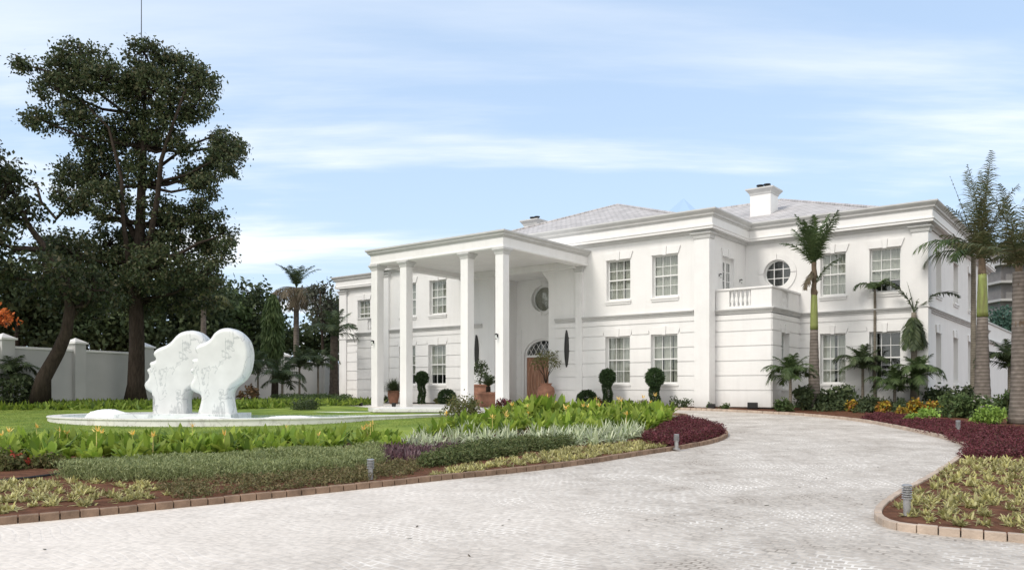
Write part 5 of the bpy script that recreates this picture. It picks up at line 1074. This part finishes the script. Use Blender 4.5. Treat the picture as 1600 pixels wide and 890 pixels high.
# =================================================================== clipped plants and pots along the facade
def topiary(label, px, v, zball, rb, rc):
    x, y = onplane(px, v); t = empty('topiary', (x, y, gz(y) + .02), random.uniform(0, 6), label, 'topiary', 'clipped ball on column shrubs')
    m = MB(); m.tube([(0, 0, -.02), (.02, 0, .7), (0, 0, zball)], [.04, .035, .03], 8); m.build('stem', MSTEM, t)
    np_obj('ball', shell_leaves((0, 0, zball), (rb, rb, rb * 1.05), 4200, .08, .6, 1.12), L_TOP, t)
    n = 2600; zz = rng.uniform(.02, zball - rb * .7, n); a = rng.uniform(0, 6.28, n); rr = rc * (1 + .22 * np.sin(a + zz * 9)) * rng.uniform(.7, 1.05, n); u = np.stack([np.cos(a), np.sin(a), np.zeros(n)], -1)
    np_obj('column', blades(np.stack([rr * u[:, 0], rr * u[:, 1], zz], -1), u + rsph(n) * .9, .07, .028, .2, SLIM, ref=rsph(n)), L_TOP, t)
topiary('ball on column topiary before the window left of the entrance', 659, CV - .75, 1.28, .29, .16)
topiary('ball on column topiary before the window right of the round bush', 949, CV - .75, 1.24, .29, .17)
topiary('ball on column topiary before the window nearest the corner pilaster', 1023, CV - .75, 1.22, .33, .18)
for px, lb, r_ in ((698, 'round clipped bush by the wall left of the portico columns', .40), (917, 'round clipped bush by the wall right of the portico pilaster', .38)):
    x, y = onplane(px, CV - .75); t = empty('ball_bush', (x, y, gz(y) + .02), 0, lb, 'bush', 'round clipped bushes'); m = MB(); m.tube([(0, 0, -.02), (0, 0, r_)], [.04, .03], 8); m.build('stem', MSTEM, t)
    np_obj('foliage', shell_leaves((0, 0, r_ * .85), (r_, r_, r_ * .88), 4200, .085, .65, 1.1), L_TOP, t)
PFZ = HZ - .03
def pot(m, r, h): m.lathe([(r * .62, 0), (r * .75, h * .15), (r * .95, h * .55), (r, h * .8), (r * .9, h * .9), (r * 1.02, h * .92), (r * 1.04, h), (r * .86, h), (r * .8, h * .85)], 24)
x, y = onplane(615, -2.2); t = empty('potted_plant', (x, y, PFZ), 0, 'terracotta pot with a dense grassy ball plant between the left columns', 'potted plant')
m = MB(); pot(m, .30, .66); m.build('pot', MTC, t, smooth=True); n = 900; np_obj('foliage', blades(np.tile([0, 0, .62], (n, 1)) + rng.normal(0, .05, (n, 3)), rdir(n, 10, 88), .8 * rng.uniform(.75, 1.15, n), .02, .3, SLIM), L_DARK, t)
x, y = onplane(766, -4.9); t = empty('potted_plant', (x, y, PFZ), R(-37), 'wide terracotta planter with a dark cycad beside the right columns', 'potted plant')
m = MB(); m.lathe([(.42, 0), (.47, .3), (.5, .52), (.55, .53), (.55, .62), (.46, .62), (.42, .5)], 28); m.build('pot', MTC, t, smooth=True); m = MB(); m.tube([(-.1, 0, .5), (-.1, 0, .85)], [.11, .09], 10); m.build('stem', MBARK, t, smooth=True)
for f in ring(14, 40, .75, 75, leaf=.16, lw=.018, nleaf=30, hang=.1) + ring(8, 65, .7, 60, leaf=.16, lw=.018, nleaf=30, hang=.1): np_obj('frond', frond_vf(base=(-.1, 0, .85), r=.012, **f), L_DARK, t)
x, y = onplane(752, -3.0); t = empty('potted_plant', (x, y, PFZ), 0, 'terracotta pot with a small round headed bonsai tree behind the cycad planter', 'potted plant')
m = MB(); pot(m, .40, .95); m.build('pot', MTC, t, smooth=True); m = MB(); m.tube([(0, 0, .8), (-.08, 0, 1.1), (.02, 0, 1.3), (-.08, 0, 1.6)], [.05, .04, .03, .015], 8); m.build('stem', MBARK, t, smooth=True)
np_obj('foliage', leaf_cloud(np.array([(-.15, 0, 1.5), (.05, .1, 1.65), (-.2, -.1, 1.75), (.1, -.1, 1.45), (-.05, 0, 1.85), (.12, .05, 1.8), (-.28, .05, 1.6)]), .2, 90, .075), L_DARK, t)
x, y = onplane(853, -1.15); t = empty('potted_plant', (x, y, PFZ), 0, 'large reddish urn with a sparse vase shaped shrub right of the front door', 'potted plant')
m = MB(); m.lathe([(.2, 0), (.24, .08), (.36, .4), (.40, .62), (.36, .8), (.24, .9), (.24, .94), (.3, 1.0), (.26, 1.0), (.2, .92)], 26); m.build('pot', MTC, t, smooth=True); m = MB(); cs_ = []
for k in range(9):
    a = 6.28 * k / 9; e = Vector((.5 * math.cos(a), .5 * math.sin(a), 1.9 + random.uniform(-.1, .3))); m.tube([(0, 0, .9), (.12 * math.cos(a), .12 * math.sin(a), 1.35), e], [.02, .014, .005], 5); cs_.append(e)
m.build('stem', MBARK, t); np_obj('foliage', leaf_cloud(np.array([tuple(c) for c in cs_] + [(c[0] * .6, c[1] * .6, c[2] + .1) for c in cs_]), .22, 50, .07), L_JUN, t)

# =================================================================== bollards and spotlights
def bollard(px, py, h, label):
    x, y = G(px, py); t = empty('garden_bollard', (x, y, gz(y) + .05), random.uniform(0, 3), label, 'bollard light', 'low garden bollards')
    h = h - .05; m = MB(); m.lathe([(.075, -.02), (.075, .006), (.04, .01), (.04, h * .56)], 18); m.build('post', MST, t)
    m = MB()
    for k in range(5): z = h * (.58 + .075 * k); m.lathe([(.036, z - .006), (.058, z - .012), (.058, z - .006), (.036, z + .010)], 18)
    m.build('louvre', MST, t); m = MB(); m.lathe([(.033, h * .55), (.033, h * .93)], 14); m.build('diffuser', mat('frosted_diffuser', (.7, .72, .72), .4), t)
    m = MB(); m.lathe([(.056, h * .93), (.058, h * .97), (.045, h), (.01, h * 1.005)], 18); m.build('cap', MST, t)
bollard(1417, 812, .42, 'steel louvred bollard on the corner of the right hand bed, nearest the camera')
bollard(1497, 683, .42, 'steel louvred bollard standing in the burgundy plants at the right')
bollard(1057, 704, .35, 'steel louvred bollard at the burgundy tip of the island bed')
bollard(579, 754, .37, 'steel louvred bollard sunk in the low shrubs at the front of the island bed')
def spot(loc, rz, label, s=1.0, group='black ground spotlights'):
    t = empty('ground_spotlight', loc, rz, label, 'spotlight', group); t.scale = (s, s, s)
    m = MB(); m.box(-.11, .11, -.06, .06, .06, .2); m.build('housing', MBK, t, bevel=.01); m = MB(); m.box(-.13, .13, -.02, .02, -.02, .058); m.build('bracket', MBK, t); m = MB(); m.box(-.09, .09, .061, .065, .08, .18); m.build('lens', MGL, t)
for px, py, lb in ((315, 669, 'small black spotlight on the grass before the right marble head'), (411, 666, 'small black spotlight on the grass just right of the marble heads'), (487, 665, 'small black spotlight on the grass where the basin narrows')):
    x, y = G(px, py); spot((x, y, gz(y) + .065), .1, lb, .8)
spot(H(-15.6, PF - .3, -.03), FR, 'small black uplight at the foot of the far left column', .8); spot(H(-13.75, PF - .1, -.03), FR, 'small black uplight beside the second column from the left', .8)
for px, v, lb, s in ((983, CV - .6, 'black floodlight between the two ball topiaries', 1.5), (1112, -.85, 'black floodlight at the foot of the corner pilaster', 1.2), (1176, -.4, 'black floodlight against the foot of the bay wall', 1.6), (882, CV - .3, 'small black uplight below the right hand shield', .8)):
    x, y = onplane(px, v); spot((x, y, gz(y) + .0), FR, lb, s)
# black edging strip in the left bed
m = MB(); q = [G(-60, 763), G(0, 759), G(50, 754), (G(100, 747))]; m.tube([(x, y, gz(y) + .09) for x, y in smooth_path(q, 6)], .02, 6); tag(m.build('edging_strip', MBK), 'thin black edging strip curving through the lower left bed', 'edging')

# fallen leaves and twigs blown on the paving
fl = scatter([(-6, 6.5), (6, 6.5), (9, 16), (4, 20), (-3, 11)], 46); B = np.array([(x, y, gz(y) + .006) for x, y in fl])
tag(np_obj('fallen_leaves', blades(B, rdir(len(B), -2, 8), rng.uniform(.03, .11, len(B)), rng.uniform(.008, .03, len(B)), 0, LENS), L_PALMB), 'a few dry leaves and twigs lying on the paving', 'leaf litter', kind='stuff')
